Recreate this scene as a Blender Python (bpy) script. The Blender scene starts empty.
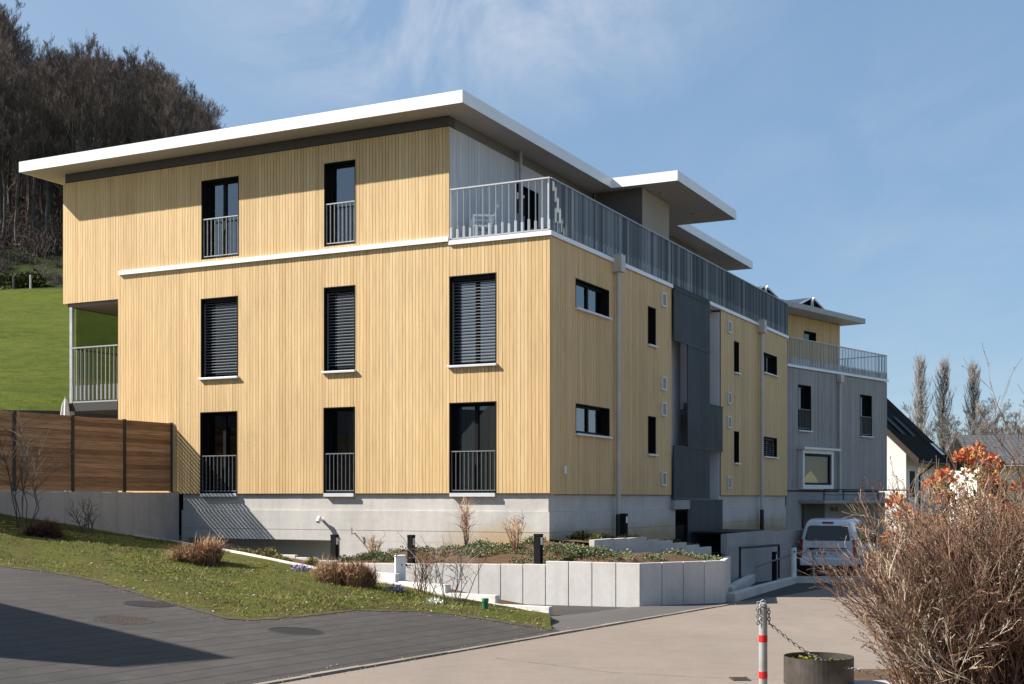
import bpy, bmesh, math, random
import numpy as np
from mathutils import Vector, Matrix
sc = bpy.context.scene
COL = sc.collection
rnd = random.Random(7)

# ------------------------------------------------------------------ nodes / materials
def new_mat(name):
    m = bpy.data.materials.new(name); m.use_nodes = True
    nt = m.node_tree; b = nt.nodes['Principled BSDF']
    return m, nt, b
def nd(nt, typ, **kw):
    n = nt.nodes.new(typ)
    for k, v in kw.items():
        if k.startswith('i_'):
            n.inputs[k[2:].replace('_', ' ')].default_value = v
        else: setattr(n, k, v)
    return n
def ramp(nt, fac, stops, interp='LINEAR'):
    r = nt.nodes.new('ShaderNodeValToRGB'); r.color_ramp.interpolation = interp
    el = r.color_ramp.elements
    while len(el) < len(stops): el.new(0.5)
    for e, (p, c) in zip(el, stops):
        e.position = p; e.color = (*c, 1) if len(c) == 3 else c
    nt.links.new(fac, r.inputs['Fac']); return r.outputs['Color']
def noise(nt, scale, detail=4, rough=.55, stretch=None, coord='Object', dist=0):
    tc = nt.nodes.new('ShaderNodeTexCoord'); o = tc.outputs[coord]
    if stretch:
        mp = nt.nodes.new('ShaderNodeMapping'); mp.inputs['Scale'].default_value = stretch
        nt.links.new(o, mp.inputs['Vector']); o = mp.outputs['Vector']
    n = nt.nodes.new('ShaderNodeTexNoise'); n.inputs['Scale'].default_value = scale
    n.inputs['Detail'].default_value = detail; n.inputs['Roughness'].default_value = rough
    n.inputs['Distortion'].default_value = dist
    nt.links.new(o, n.inputs['Vector']); return n.outputs['Fac']
def mix(nt, fac, a, b, mode='MIX'):
    m = nt.nodes.new('ShaderNodeMix'); m.data_type = 'RGBA'; m.blend_type = mode
    for sock, v in ((m.inputs[0], fac), (m.inputs[6], a), (m.inputs[7], b)):
        if isinstance(v, (int, float)): sock.default_value = v
        elif isinstance(v, tuple): sock.default_value = (*v, 1) if len(v) == 3 else v
        else: nt.links.new(v, sock)
    return m.outputs[2]
def bump(nt, b, h, strength=.3, dist=.02):
    n = nt.nodes.new('ShaderNodeBump'); n.inputs['Strength'].default_value = strength
    n.inputs['Distance'].default_value = dist
    nt.links.new(h, n.inputs['Height']); nt.links.new(n.outputs['Normal'], b.inputs['Normal'])
def attr(nt, name='tint'):
    a = nt.nodes.new('ShaderNodeAttribute'); a.attribute_name = name; return a.outputs['Fac']

def plain(name, col, rough=.6, metal=0., var=.12, scale=3., spec=.5, bumpy=0.):
    m, nt, b = new_mat(name)
    b.inputs['Roughness'].default_value = rough; b.inputs['Metallic'].default_value = metal
    b.inputs['Specular IOR Level'].default_value = spec
    n = noise(nt, scale, 5)
    c = ramp(nt, n, [(.25, tuple(x*(1-var) for x in col)), (.75, tuple(min(1, x*(1+var)) for x in col))])
    nt.links.new(c, b.inputs['Base Color'])
    if bumpy: bump(nt, b, noise(nt, scale*8, 4), bumpy, .01)
    return m

def tinted(name, stops, rough=.7, grain=None, grain_amt=.25, spec=.3, streak=None, rand_mix=.0):
    """colour picked per board / leaf / blade by the mesh attribute 'tint'"""
    m, nt, b = new_mat(name); b.inputs['Roughness'].default_value = rough
    b.inputs['Specular IOR Level'].default_value = spec
    c = ramp(nt, attr(nt), stops)
    if grain:
        g = noise(nt, 1., 5, .6, grain)
        c = mix(nt, grain_amt, c, ramp(nt, g, [(.3, (.45, .42, .38)), (.55, (1, 1, 1)), (.75, (1.1, 1.1, 1.1))]), 'MULTIPLY')
    if streak:
        g = noise(nt, streak, 4)
        c = mix(nt, .35, c, ramp(nt, g, [(.35, (.82, .80, .78)), (.65, (1.06, 1.04, 1.0))]), 'MULTIPLY')
    nt.links.new(c, b.inputs['Base Color']); return m

M = {}
M['larch'] = tinted('larch', [(0, (.575, .382, .178)), (.35, (.63, .432, .210)), (.7, (.67, .470, .236)), (1, (.705, .512, .272))], .62, (24, 24, 1.1), .38, streak=.45)
M['white_board'] = tinted('white_board', [(0, (.50, .50, .50)), (1, (.60, .60, .60))], .6, (14, 14, 1.0), .2)
M['grey_board'] = tinted('grey_board', [(0, (.285, .27, .265)), (1, (.37, .352, .345))], .65, (14, 14, 1.0), .4, streak=.6)
M['fence_wood'] = tinted('fence_wood', [(0, (.25, .135, .068)), (.4, (.34, .19, .098)), (.8, (.42, .235, .12)), (1, (.50, .30, .16))], .75, (1.6, 1.6, 20), .75)
M['backing'] = plain('backing', (.045, .036, .025), .9)
M['post_dark'] = plain('post_dark', (.02, .018, .016), .6)

def concrete(name, base, joint=None, stain=None):
    m, nt, b = new_mat(name); b.inputs['Roughness'].default_value = .85; b.inputs['Specular IOR Level'].default_value = .25
    big = noise(nt, .55, 6, .62); fine = noise(nt, 9, 6, .7); spk = noise(nt, 60, 3, .6)
    c = ramp(nt, big, [(.3, tuple(x*.84 for x in base)), (.5, base), (.72, tuple(x*1.10 for x in base))])
    c = mix(nt, .5, c, ramp(nt, fine, [(.3, (.84, .83, .82)), (.6, (1.03, 1.03, 1.03))]), 'MULTIPLY')
    st = noise(nt, 1., 4, .6, (5, 5, .5))
    c = mix(nt, .45, c, ramp(nt, st, [(.35, (.82, .81, .79)), (.6, (1, 1, 1))]), 'MULTIPLY')
    if stain:   # soil splashed on the foot of the wall
        tc = nt.nodes.new('ShaderNodeTexCoord'); sp = nt.nodes.new('ShaderNodeSeparateXYZ'); nt.links.new(tc.outputs['Object'], sp.inputs[0])
        mth = nd(nt, 'ShaderNodeMath', operation='MULTIPLY_ADD'); nt.links.new(big, mth.inputs[0]); mth.inputs[1].default_value = .9
        nt.links.new(sp.outputs['Z'], mth.inputs[2])
        y = ramp(nt, mth.outputs[0], [(.0, (1, 1, 1)), (.01, (1, 1, 1))])
        mr = nt.nodes.new('ShaderNodeMapRange'); nt.links.new(mth.outputs[0], mr.inputs[0])
        mr.inputs[1].default_value = -.55; mr.inputs[2].default_value = -.12; mr.inputs[3].default_value = 1; mr.inputs[4].default_value = 0
        yy = nt.nodes.new('ShaderNodeMapRange'); nt.links.new(sp.outputs['Y'], yy.inputs[0])
        yy.inputs[1].default_value = 3.2; yy.inputs[2].default_value = 1.2; yy.inputs[3].default_value = 0; yy.inputs[4].default_value = .85
        mm = nd(nt, 'ShaderNodeMath', operation='MULTIPLY'); nt.links.new(mr.outputs[0], mm.inputs[0]); nt.links.new(yy.outputs[0], mm.inputs[1])
        c = mix(nt, mm.outputs[0], c, (.42, .29, .14))
    nt.links.new(c, b.inputs['Base Color']); bump(nt, b, spk, .25, .008); return m
M['concrete'] = concrete('concrete', (.525, .505, .475), stain=True)
M['concrete_light'] = concrete('concrete_light', (.55, .53, .50))
M['concrete_grey'] = concrete('concrete_grey', (.36, .355, .35))
M['concrete_wall'] = concrete('concrete_wall', (.42, .395, .375))
M['joint'] = plain('joint', (.09, .088, .085), .9)
M['white_metal'] = plain('white_metal', (.80, .81, .83), .35, 0, .05, 1.2)
M['soffit'] = plain('soffit', (.37, .335, .305), .7, 0, .04, 2)
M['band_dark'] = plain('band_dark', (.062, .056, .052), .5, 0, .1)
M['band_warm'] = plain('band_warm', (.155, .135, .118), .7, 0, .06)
M['brown_panel'] = plain('brown_panel', (.085, .068, .055), .7, 0, .15)
M['roof_top'] = plain('roof_top', (.22, .21, .20), .9)
M['galv'] = plain('galv', (.36, .36, .355), .5, .3, .2, 6)
M['galv_dark'] = plain('galv_dark', (.19, .195, .20), .5, .3, .2, 6)
M['pipe'] = plain('pipe', (.50, .465, .42), .5, .1, .12, 3)
M['galv_bright'] = plain('galv_bright', (.44, .46, .47), .42, .35, .2, 6)
M['screen'] = plain('screen', (.10, .118, .13), .45, .35, .25, 1.5)
M['screen_bar'] = tinted('screen_bar', [(0, (.10, .118, .13)), (.6, (.20, .23, .25)), (.92, (.32, .36, .385)), (1, (.44, .47, .49))], .42, spec=.4)
M['alu'] = plain('alu', (.62, .63, .64), .35, .3, .06)
M['black'] = plain('black', (.009, .009, .0095), .55, 0, .2, spec=.12)
M['black_matt'] = plain('black_matt', (.013, .013, .014), .8, 0, .2, spec=.1)
M['dark_interior'] = plain('dark_interior', (.03, .028, .026), .9)
M['blind'] = plain('blind', (.25, .25, .25), .35, .3, .1)
M['stone_sill'] = plain('stone_sill', (.62, .63, .64), .4, .1, .06)
M['plaster'] = plain('plaster', (.66, .65, .65), .9, 0, .05, 1, bumpy=.1)
M['beige_plaster'] = plain('beige_plaster', (.36, .325, .28), .9, 0, .06, 1)
M['white_plaster'] = plain('white_plaster', (.78, .76, .73), .9, 0, .04, 1)
M['plastic_white'] = plain('plastic_white', (.78, .78, .78), .4, 0, .03)
M['plastic_green'] = plain('plastic_green', (.02, .13, .05), .4)
M['red_band'] = plain('red_band', (.62, .018, .02), .35, 0, .08)
M['ring_steel'] = plain('ring_steel', (.085, .072, .062), .5, .45, .35, 9, bumpy=.2)
M['car_paint'] = plain('car_paint', (.72, .75, .80), .22, 0, .02); M['car_paint'].node_tree.nodes['Principled BSDF'].inputs['Coat Weight'].default_value = .6
M['tyre'] = plain('tyre', (.018, .018, .018), .85)
M['tail_red'] = plain('tail_red', (.28, .012, .012), .15)
M['solar'] = plain('solar', (.012, .016, .03), .1)
M['tile_dark'] = None

def glass_pane(name, base=(.008, .010, .012), ior=2.0, tint=None):
    m, nt, b = new_mat(name)
    b.inputs['Base Color'].default_value = (*base, 1); b.inputs['Roughness'].default_value = .015
    b.inputs['IOR'].default_value = ior
    n = noise(nt, .8, 2); bump(nt, b, n, .02, .05)
    return m
M['pane'] = glass_pane('pane', ior=1.75)
def see_through(name, refl, tint=(.55, .60, .60)):
    m, nt, b = new_mat(name); out = nt.nodes['Material Output']
    t = nd(nt, 'ShaderNodeBsdfTransparent'); t.inputs[0].default_value = (*tint, 1)
    g = nd(nt, 'ShaderNodeBsdfGlossy'); g.inputs['Roughness'].default_value = .012; g.inputs[0].default_value = (.9, .95, 1, 1)
    fr = nd(nt, 'ShaderNodeFresnel'); fr.inputs[0].default_value = refl
    n = noise(nt, .7, 2); bp = nt.nodes.new('ShaderNodeBump'); bp.inputs['Strength'].default_value = .02; bp.inputs['Distance'].default_value = .05
    nt.links.new(n, bp.inputs['Height']); nt.links.new(bp.outputs['Normal'], g.inputs['Normal']); nt.links.new(bp.outputs['Normal'], fr.inputs['Normal'])
    mx = nd(nt, 'ShaderNodeMixShader'); nt.links.new(fr.outputs[0], mx.inputs[0]); nt.links.new(t.outputs[0], mx.inputs[1]); nt.links.new(g.outputs[0], mx.inputs[2]); nt.links.new(mx.outputs[0], out.inputs['Surface'])
    return m
M['pane_clear'] = see_through('pane_clear', 1.7); M['pane_coated'] = see_through('pane_coated', 2.6)
M['curtain'] = tinted('curtain', [(0, (.34, .34, .33)), (1, (.58, .58, .56))], .9)
M['room'] = plain('room', (.05, .046, .042), .9, 0, .3, 1.2)
M['pane_sky'] = glass_pane('pane_sky', (.02, .03, .04), ior=3.0)
M['pane_car'] = glass_pane('pane_car', (.006, .007, .009), ior=1.5)
def clear_tint(name, col, rough=.02):
    m, nt, b = new_mat(name)
    out = nt.nodes['Material Output']
    t = nd(nt, 'ShaderNodeBsdfTransparent'); t.inputs[0].default_value = (*col, 1)
    g = nd(nt, 'ShaderNodeBsdfGlossy'); g.inputs['Roughness'].default_value = rough
    mx = nd(nt, 'ShaderNodeMixShader'); mx.inputs[0].default_value = .06
    nt.links.new(t.outputs[0], mx.inputs[1]); nt.links.new(g.outputs[0], mx.inputs[2]); nt.links.new(mx.outputs[0], out.inputs['Surface'])
    return m
M['tint_glass'] = clear_tint('tint_glass', (.55, .59, .57))
M['bay_glass'] = clear_tint('bay_glass', (.92, .92, .86))

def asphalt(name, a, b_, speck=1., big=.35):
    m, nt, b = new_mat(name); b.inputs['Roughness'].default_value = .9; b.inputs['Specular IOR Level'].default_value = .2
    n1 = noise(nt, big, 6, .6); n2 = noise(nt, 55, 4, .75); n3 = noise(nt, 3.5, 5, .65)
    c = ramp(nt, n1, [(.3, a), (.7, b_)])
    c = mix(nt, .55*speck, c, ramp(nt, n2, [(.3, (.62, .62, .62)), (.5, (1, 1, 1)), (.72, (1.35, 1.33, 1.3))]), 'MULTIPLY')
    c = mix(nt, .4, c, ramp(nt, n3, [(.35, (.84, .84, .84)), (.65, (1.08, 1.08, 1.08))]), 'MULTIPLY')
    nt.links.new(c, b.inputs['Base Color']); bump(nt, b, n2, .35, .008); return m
def worn(name, *a, **k):
    m = asphalt(name, *a, **k); nt = m.node_tree; b = nt.nodes['Principled BSDF']; src = b.inputs['Base Color'].links[0].from_socket
    n = noise(nt, 1., 5, .6, (.9, .16, 1)); c = mix(nt, .55, src, ramp(nt, n, [(.32, (.86, .86, .87)), (.5, (1, 1, 1)), (.7, (1.06, 1.05, 1.04))]), 'MULTIPLY')
    n = noise(nt, 1.7, 3, .5); c = mix(nt, .5, c, ramp(nt, n, [(.22, (.74, .73, .73)), (.32, (1, 1, 1))]), 'MULTIPLY')
    nt.links.new(c, b.inputs['Base Color']); return m
M['road'] = worn('road', (.200, .163, .132), (.235, .195, .160), big=.28)
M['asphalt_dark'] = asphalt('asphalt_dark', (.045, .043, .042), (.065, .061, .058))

def pavers():
    m, nt, b = new_mat('pavers'); b.inputs['Roughness'].default_value = .8; b.inputs['Specular IOR Level'].default_value = .3
    tc = nt.nodes.new('ShaderNodeTexCoord'); mp = nt.nodes.new('ShaderNodeMapping')
    mp.inputs['Rotation'].default_value = (0, 0, math.radians(-63.4))
    nt.links.new(tc.outputs['Object'], mp.inputs['Vector'])
    br = nt.nodes.new('ShaderNodeTexBrick'); nt.links.new(mp.outputs['Vector'], br.inputs['Vector'])
    br.inputs['Scale'].default_value = 1; br.inputs['Brick Width'].default_value = 60; br.inputs['Row Height'].default_value = .33
    br.inputs['Mortar Size'].default_value = .013; br.inputs['Mortar Smooth'].default_value = .4; br.inputs['Bias'].default_value = 0
    br.inputs['Color1'].default_value = (.046, .0425, .0405, 1); br.inputs['Color2'].default_value = (.056, .052, .049, 1)
    br.inputs['Mortar'].default_value = (.012, .011, .010, 1)
    b2 = nt.nodes.new('ShaderNodeTexBrick'); nt.links.new(mp.outputs['Vector'], b2.inputs['Vector']); b2.inputs['Scale'].default_value = 1
    b2.inputs['Brick Width'].default_value = .22; b2.inputs['Row Height'].default_value = .165; b2.inputs['Mortar Size'].default_value = .003; b2.inputs['Mortar Smooth'].default_value = .6
    b2.inputs['Color1'].default_value = (.84, .84, .84, 1); b2.inputs['Color2'].default_value = (1.12, 1.11, 1.10, 1); b2.inputs['Mortar'].default_value = (.62, .6, .58, 1)
    n1 = noise(nt, .5, 6, .65); n2 = noise(nt, 70, 3, .7)
    c = mix(nt, .8, br.outputs['Color'], b2.outputs['Color'], 'MULTIPLY')
    c = mix(nt, .9, c, ramp(nt, n1, [(.3, (.78, .77, .76)), (.7, (1.2, 1.17, 1.13))]), 'MULTIPLY')
    c = mix(nt, .5, c, ramp(nt, n2, [(.3, (.7, .7, .7)), (.7, (1.3, 1.3, 1.3))]), 'MULTIPLY')
    nt.links.new(c, b.inputs['Base Color']); bump(nt, b, br.outputs['Fac'], -.5, .008); return m
M['pavers'] = pavers()

def groundcol(name, stops, scale, fine=24, rough=.95, bumpv=.6):
    m, nt, b = new_mat(name); b.inputs['Roughness'].default_value = rough; b.inputs['Specular IOR Level'].default_value = .1
    n1 = noise(nt, scale, 8, .72); n2 = noise(nt, fine, 4, .75)
    c = ramp(nt, n1, stops)
    c = mix(nt, .7, c, ramp(nt, n2, [(.3, (.55, .55, .52)), (.7, (1.3, 1.3, 1.25))]), 'MULTIPLY')
    nt.links.new(c, b.inputs['Base Color']); bump(nt, b, n2, bumpv, .04); return m
M['lawn'] = groundcol('lawn', [(.30, (.105, .072, .036)), (.42, (.10, .088, .028)), (.55, (.095, .108, .022)), (.75, (.13, .132, .024))], 2.2, 34, bumpv=1.0)
M['soil'] = groundcol('soil', [(.3, (.085, .052, .032)), (.7, (.15, .095, .06))], 2.5, 30)
M['gravel_pale'] = groundcol('gravel_pale', [(.3, (.30, .26, .20)), (.7, (.42, .37, .30))], 2, 40)
M['moss'] = tinted('moss', [(0, (.05, .07, .01)), (.5, (.16, .17, .02)), (1, (.32, .30, .03))], .9)

def terrain_mat():
    m, nt, b = new_mat('terrain'); b.inputs['Roughness'].default_value = .95; b.inputs['Specular IOR Level'].default_value = .08
    n1 = noise(nt, .035, 6, .6); n2 = noise(nt, 1.5, 9, .80, (.7, 1, 1)); n3 = noise(nt, .16, 5, .6)
    c = ramp(nt, n1, [(.3, (.070, .094, .010)), (.7, (.090, .110, .014))])
    c = mix(nt, .8, c, ramp(nt, n2, [(.36, (.52, .56, .42)), (.5, (1, 1, 1)), (.66, (1.32, 1.22, 1.3))]), 'MULTIPLY')
    c = mix(nt, .6, c, ramp(nt, n3, [(.3, (.72, .8, .72)), (.7, (1.2, 1.12, 1.1))]), 'MULTIPLY')
    n4 = noise(nt, .55, 8, .8, (.8, 1, 1)); c = mix(nt, .75, c, ramp(nt, n4, [(.34, (.66, .70, .62)), (.5, (1, 1, 1)), (.64, (1.22, 1.16, 1.25))]), 'MULTIPLY')
    n5 = noise(nt, .09, 5, .6); c = mix(nt, ramp(nt, n5, [(.60, (0, 0, 0)), (.72, (.45, .45, .45))]), c, (.12, .105, .035))
    leaf = ramp(nt, n2, [(.3, (.012, .010, .009)), (.7, (.040, .029, .022))])
    scrub = ramp(nt, n3, [(.35, (.018, .026, .008)), (.6, (.035, .052, .012)), (.75, (.06, .05, .02))])
    a = nt.nodes.new('ShaderNodeAttribute'); a.attribute_name = 'zone'
    s = nt.nodes.new('ShaderNodeSeparateColor'); nt.links.new(a.outputs['Color'], s.inputs[0])
    c = mix(nt, s.outputs['Red'], c, scrub); c = mix(nt, s.outputs['Green'], c, leaf)
    nt.links.new(c, b.inputs['Base Color']); bump(nt, b, n2, .9, .22); return m
M['terrain'] = terrain_mat()

def tile_roof(name, a, b_, w=.3, h=.35, rough=.7):
    m, nt, b = new_mat(name); b.inputs['Roughness'].default_value = rough
    tc = nt.nodes.new('ShaderNodeTexCoord')
    br = nt.nodes.new('ShaderNodeTexBrick'); nt.links.new(tc.outputs['UV'], br.inputs['Vector']); br.offset = 0
    b.inputs['Specular IOR Level'].default_value = .08
    br.inputs['Scale'].default_value = 1; br.inputs['Brick Width'].default_value = w; br.inputs['Row Height'].default_value = h
    br.inputs['Mortar Size'].default_value = .03; br.inputs['Mortar Smooth'].default_value = .8
    br.inputs['Color1'].default_value = (*a, 1); br.inputs['Color2'].default_value = (*b_, 1); br.inputs['Mortar'].default_value = (*[x*.45 for x in a], 1)
    nt.links.new(br.outputs['Color'], b.inputs['Base Color']); bump(nt, b, br.outputs['Fac'], -.6, .03); return m
M['tile_black'] = tile_roof('tile_black', (.006, .0055, .005), (.010, .009, .008), .3, .33, .9)
M['tile_grey'] = tile_roof('tile_grey', (.085, .085, .09), (.11, .11, .115), .35, .38)

M['bark'] = plain('bark', (.095, .083, .073), .95, 0, .3, 2)
M['twig_wood'] = tinted('twig_wood', [(0, (.062, .047, .040)), (1, (.150, .115, .097))], .95)
M['twig_pale'] = tinted('twig_pale', [(0, (.16, .138, .125)), (1, (.25, .22, .20))], .95)  # lightened tone stands in for haze on the far trees
M['bush_twig'] = tinted('bush_twig', [(0, (.075, .038, .026)), (.4, (.150, .082, .054)), (.75, (.25, .165, .105)), (.92, (.38, .275, .15)), (1, (.50, .44, .36))], .85)
M['leaf_orange'] = tinted('leaf_orange', [(0, (.10, .12, .025)), (.25, (.34, .32, .10)), (.42, (.44, .24, .08)), (.7, (.56, .19, .065)), (.9, (.58, .13, .065)), (1, (.56, .08, .05))], .6, spec=.15)
M['leaf_green'] = tinted('leaf_green', [(0, (.06, .08, .03)), (.5, (.14, .165, .075)), (.85, (.235, .245, .14)), (1, (.33, .30, .18))], .75, spec=.1)
M['leaf_dark'] = tinted('leaf_dark', [(0, (.03, .04, .014)), (.5, (.085, .09, .03)), (1, (.36, .29, .11))], .75, spec=.1)
M['leaf_strip'] = tinted('leaf_strip', [(0, (.07, .08, .025)), (.5, (.20, .19, .065)), (1, (.48, .41, .19))], .8, spec=.1)
M['dry_grass'] = tinted('dry_grass', [(0, (.15, .08, .05)), (.5, (.34, .20, .115)), (1, (.56, .40, .26))], .9, spec=.05)
M['red_twig'] = tinted('red_twig', [(0, (.045, .018, .016)), (1, (.12, .05, .035))], .85)
M['grass_blade'] = tinted('grass_blade', [(0, (.055, .080, .014)), (.45, (.125, .155, .024)), (.75, (.20, .20, .035)), (.9, (.28, .22, .085)), (1, (.34, .26, .13))], .8)
M['petal_white'] = tinted('petal_white', [(0, (.35, .42, .18)), (.4, (.75, .75, .68)), (1, (.85, .85, .80))], .7)
M['petal_lilac'] = tinted('petal_lilac', [(0, (.08, .12, .04)), (.4, (.35, .28, .52)), (1, (.6, .5, .75))], .7)

# ------------------------------------------------------------------ mesh builder
class MB:
    def __init__(s): s.v = []; s.f = []; s.t = []; s.m = []; s.cur = .5; s.mi = 0; s.uv = None
    def quad(s, pts, t=None):
        n = len(s.v); s.v += [tuple(p) for p in pts]; s.f.append(tuple(range(n, n+len(pts)))); s.t.append(s.cur if t is None else t); s.m.append(s.mi)
    def hexa(s, p, t=None):
        n = len(s.v); s.v += [tuple(q) for q in p]
        for q in ((0, 3, 2, 1), (4, 5, 6, 7), (0, 1, 5, 4), (1, 2, 6, 5), (2, 3, 7, 6), (3, 0, 4, 7)):
            s.f.append(tuple(n+i for i in q)); s.t.append(s.cur if t is None else t); s.m.append(s.mi)
    def box(s, x0, x1, y0, y1, z0, z1, t=None, mp=None):
        p = [(x0, y0, z0), (x1, y0, z0), (x1, y1, z0), (x0, y1, z0), (x0, y0, z1), (x1, y0, z1), (x1, y1, z1), (x0, y1, z1)]
        if mp: p = [mp(*q) for q in p]
        s.hexa(p, t)
    def tube(s, pts, rad, n=6, t=None, cap=True):
        pts = [Vector(p) for p in pts]
        if isinstance(rad, (int, float)): rad = [rad]*len(pts)
        base = len(s.v); up = None
        for i, p in enumerate(pts):
            d = (pts[min(i+1, len(pts)-1)]-pts[max(i-1, 0)])
            if d.length < 1e-9: d = Vector((0, 0, 1))
            d.normalize()
            if up is None: up = d.orthogonal().normalized()
            else:
                up = up-d*up.dot(d)
                up = up.normalized() if up.length > 1e-6 else d.orthogonal().normalized()
            w = d.cross(up)
            for k in range(n):
                a = 2*math.pi*k/n
                s.v.append(tuple(p+(up*math.cos(a)+w*math.sin(a))*rad[i]))
        tt = s.cur if t is None else t
        for i in range(len(pts)-1):
            for k in range(n):
                a = base+i*n+k; b = base+i*n+(k+1) % n
                s.f.append((a, b, b+n, a+n)); s.t.append(tt); s.m.append(s.mi)
        if cap:
            s.f.append(tuple(base+k for k in reversed(range(n)))); s.t.append(tt); s.m.append(s.mi)
            e = base+(len(pts)-1)*n
            s.f.append(tuple(e+k for k in range(n))); s.t.append(tt); s.m.append(s.mi)
    def cyl(s, c, r, h, n=20, t=None, r2=None): s.tube([c, (c[0], c[1], c[2]+h)], [r, r if r2 is None else r2], n, t)
    def prism(s, poly, z0, z1, t=None):
        n = len(s.v); k = len(poly)
        s.v += [(x, y, z0) for x, y in poly]+[(x, y, z1) for x, y in poly]
        fs = [tuple(range(n+k-1, n-1, -1)), tuple(range(n+k, n+2*k))]
        fs += [(n+i, n+(i+1) % k, n+k+(i+1) % k, n+k+i) for i in range(k)]
        for q in fs: s.f.append(q); s.t.append(s.cur if t is None else t); s.m.append(s.mi)
    def grid(s, P, t=None):
        """P[i][j] points"""
        n = len(s.v); a = len(P); b = len(P[0])
        for r in P: s.v += [tuple(q) for q in r]
        for i in range(a-1):
            for j in range(b-1):
                s.f.append((n+i*b+j, n+(i+1)*b+j, n+(i+1)*b+j+1, n+i*b+j+1)); s.t.append(s.cur if t is None else t); s.m.append(s.mi)
    def build(s, name, mat, parent=None, smooth=False, fix=True, bevel=0):
        me = bpy.data.meshes.new(name); me.from_pydata(s.v, [], s.f)
        a = me.attributes.new('tint', 'FLOAT', 'FACE'); a.data.foreach_set('value', np.array(s.t, dtype=np.float32))
        for x in (mat if isinstance(mat, (list, tuple)) else [mat]): me.materials.append(x)
        if any(s.m): me.polygons.foreach_set('material_index', s.m)
        if fix and len(s.f) < 60000:
            bm = bmesh.new(); bm.from_mesh(me); bmesh.ops.recalc_face_normals(bm, faces=bm.faces); bm.to_mesh(me); bm.free()
        if smooth: me.polygons.foreach_set('use_smooth', [True]*len(me.polygons))
        me.update()
        o = bpy.data.objects.new(name, me); COL.objects.link(o)
        if parent: o.parent = parent
        if bevel:
            b = o.modifiers.new('soft', 'BEVEL'); b.width = bevel; b.segments = 2; b.limit_method = 'ANGLE'
        return o
def tag(o, label, cat, group=None):
    o['label'] = label; o['category'] = cat
    if group: o['group'] = group
    return o
def thing(name, label, cat, loc=(0, 0, 0), rz=0, group=None):
    o = bpy.data.objects.new(name, None); COL.objects.link(o); o.empty_display_size = .3
    o.location = loc; o.rotation_euler = (0, 0, rz); return tag(o, label, cat, group)
def structure(name, mb, mat, **k):
    o = mb.build(name, mat, **k); o['kind'] = 'structure'; return o
def dup(root, loc, rz=0, scale=None, label=None, group=None):
    r = root.copy(); COL.objects.link(r); r.location = loc; r.rotation_euler = (0, 0, rz)
    if scale is not None: r.scale = scale if not isinstance(scale, (int, float)) else (scale,)*3
    if label: r['label'] = label
    if group: r['group'] = group
    for ch in list(root.children):
        c = ch.copy(); COL.objects.link(c); c.parent = r
        for g in list(ch.children):
            d = g.copy(); COL.objects.link(d); d.parent = c
    return r

# ------------------------------------------------------------------ site geometry
CX, CY = .8345, 28.0
DR = Vector((.44748, .89429)); DL = Vector((-.89429, .44748))
BROT = math.atan2(DR.y, DR.x)
def B2W(x, y, z=0): return Vector((CX+DR.x*x+DL.x*y, CY+DR.y*x+DL.y*y, z))
def sm(a, b, x):
    t = min(1, max(0, (x-a)/(b-a))); return t*t*(3-2*t)
def road_z(X, Y):
    return -1.42-.0277*min(Y, 48)
def kerb_w(X, Y): return (X+2.26)*DL.x+(Y-11.9)*DL.y
def paver_z(X, Y): return road_z(X, Y)+.09*max(kerb_w(X, Y), 0)
def hill_z(X, Y):
    s = 1-sm(-30, 32, X)
    if Y < 42: h = 0
    else:
        h = 25.5*(min(Y, 150)-42)/108
        h = 25.5*(.10*sm(42, 60, Y)+.90*((max(Y, 44)-44)/106)) if Y < 150 else 25.5+(Y-150)*.46
        if Y > 215: h = 25.5+65*.46+(Y-215)*.10 if Y < 420 else 25.5+65*.46+20.5-(Y-420)*.09
    return max(0, h)*s
def terrain_z(X, Y):
    base = road_z(X, max(Y, -40))-.28
    left = sm(-13.5, -18, X)*2.0*(1 if Y > 2 else sm(-12, 2, Y))
    back = 0
    z = base+left
    z += hill_z(X, Y)
    # level terrace behind the fence and the building
    if 33 < Y < 70 and X < 2:
        k = sm(33, 38, Y)*sm(2, -4, X); z = max(z, z*(1-k)+k*max(-.12, z))
    if Y > 60: z += .35*math.sin(X*.21)*math.cos(Y*.17)*sm(60, 90, Y)
    return z

# ---- terrain sheet
def make_terrain():
    xs = sorted(set([-900, -600, -420, -300, -220]+list(range(-180, 60, 4))+list(range(60, 140, 10))+[160, 200, 260, 340, 450, 620, 900]))
    ys = sorted(set([-300, -200, -120, -80, -50]+list(range(-30, 60, 3))+list(range(60, 250, 4))+list(range(250, 420, 15))+[460, 560, 700, 900, 1200, 1600, 2200]))
    mb = MB(); mb.grid([[(x, y, terrain_z(x, y)) for y in ys] for x in xs])
    o = structure('terrain', mb, M['terrain'], smooth=True)
    me = o.data; ca = me.color_attributes.new('zone', 'FLOAT_COLOR', 'POINT')
    cols = []
    for v in me.vertices:
        x, y, z = v.co; wob = 4*math.sin(x*.13)+3*math.sin(x*.05+2)
        s = 1-sm(-20, 20, x)
        scrub = sm(141, 147, y+wob*.5)*s
        forest = sm(160, 168, y+wob)*s
        if 300 < y: forest = max(forest, .6)
        cols += [scrub, forest, 0, 1]
    ca.data.foreach_set('color', np.array(cols, dtype=np.float32))
make_terrain()

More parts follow.
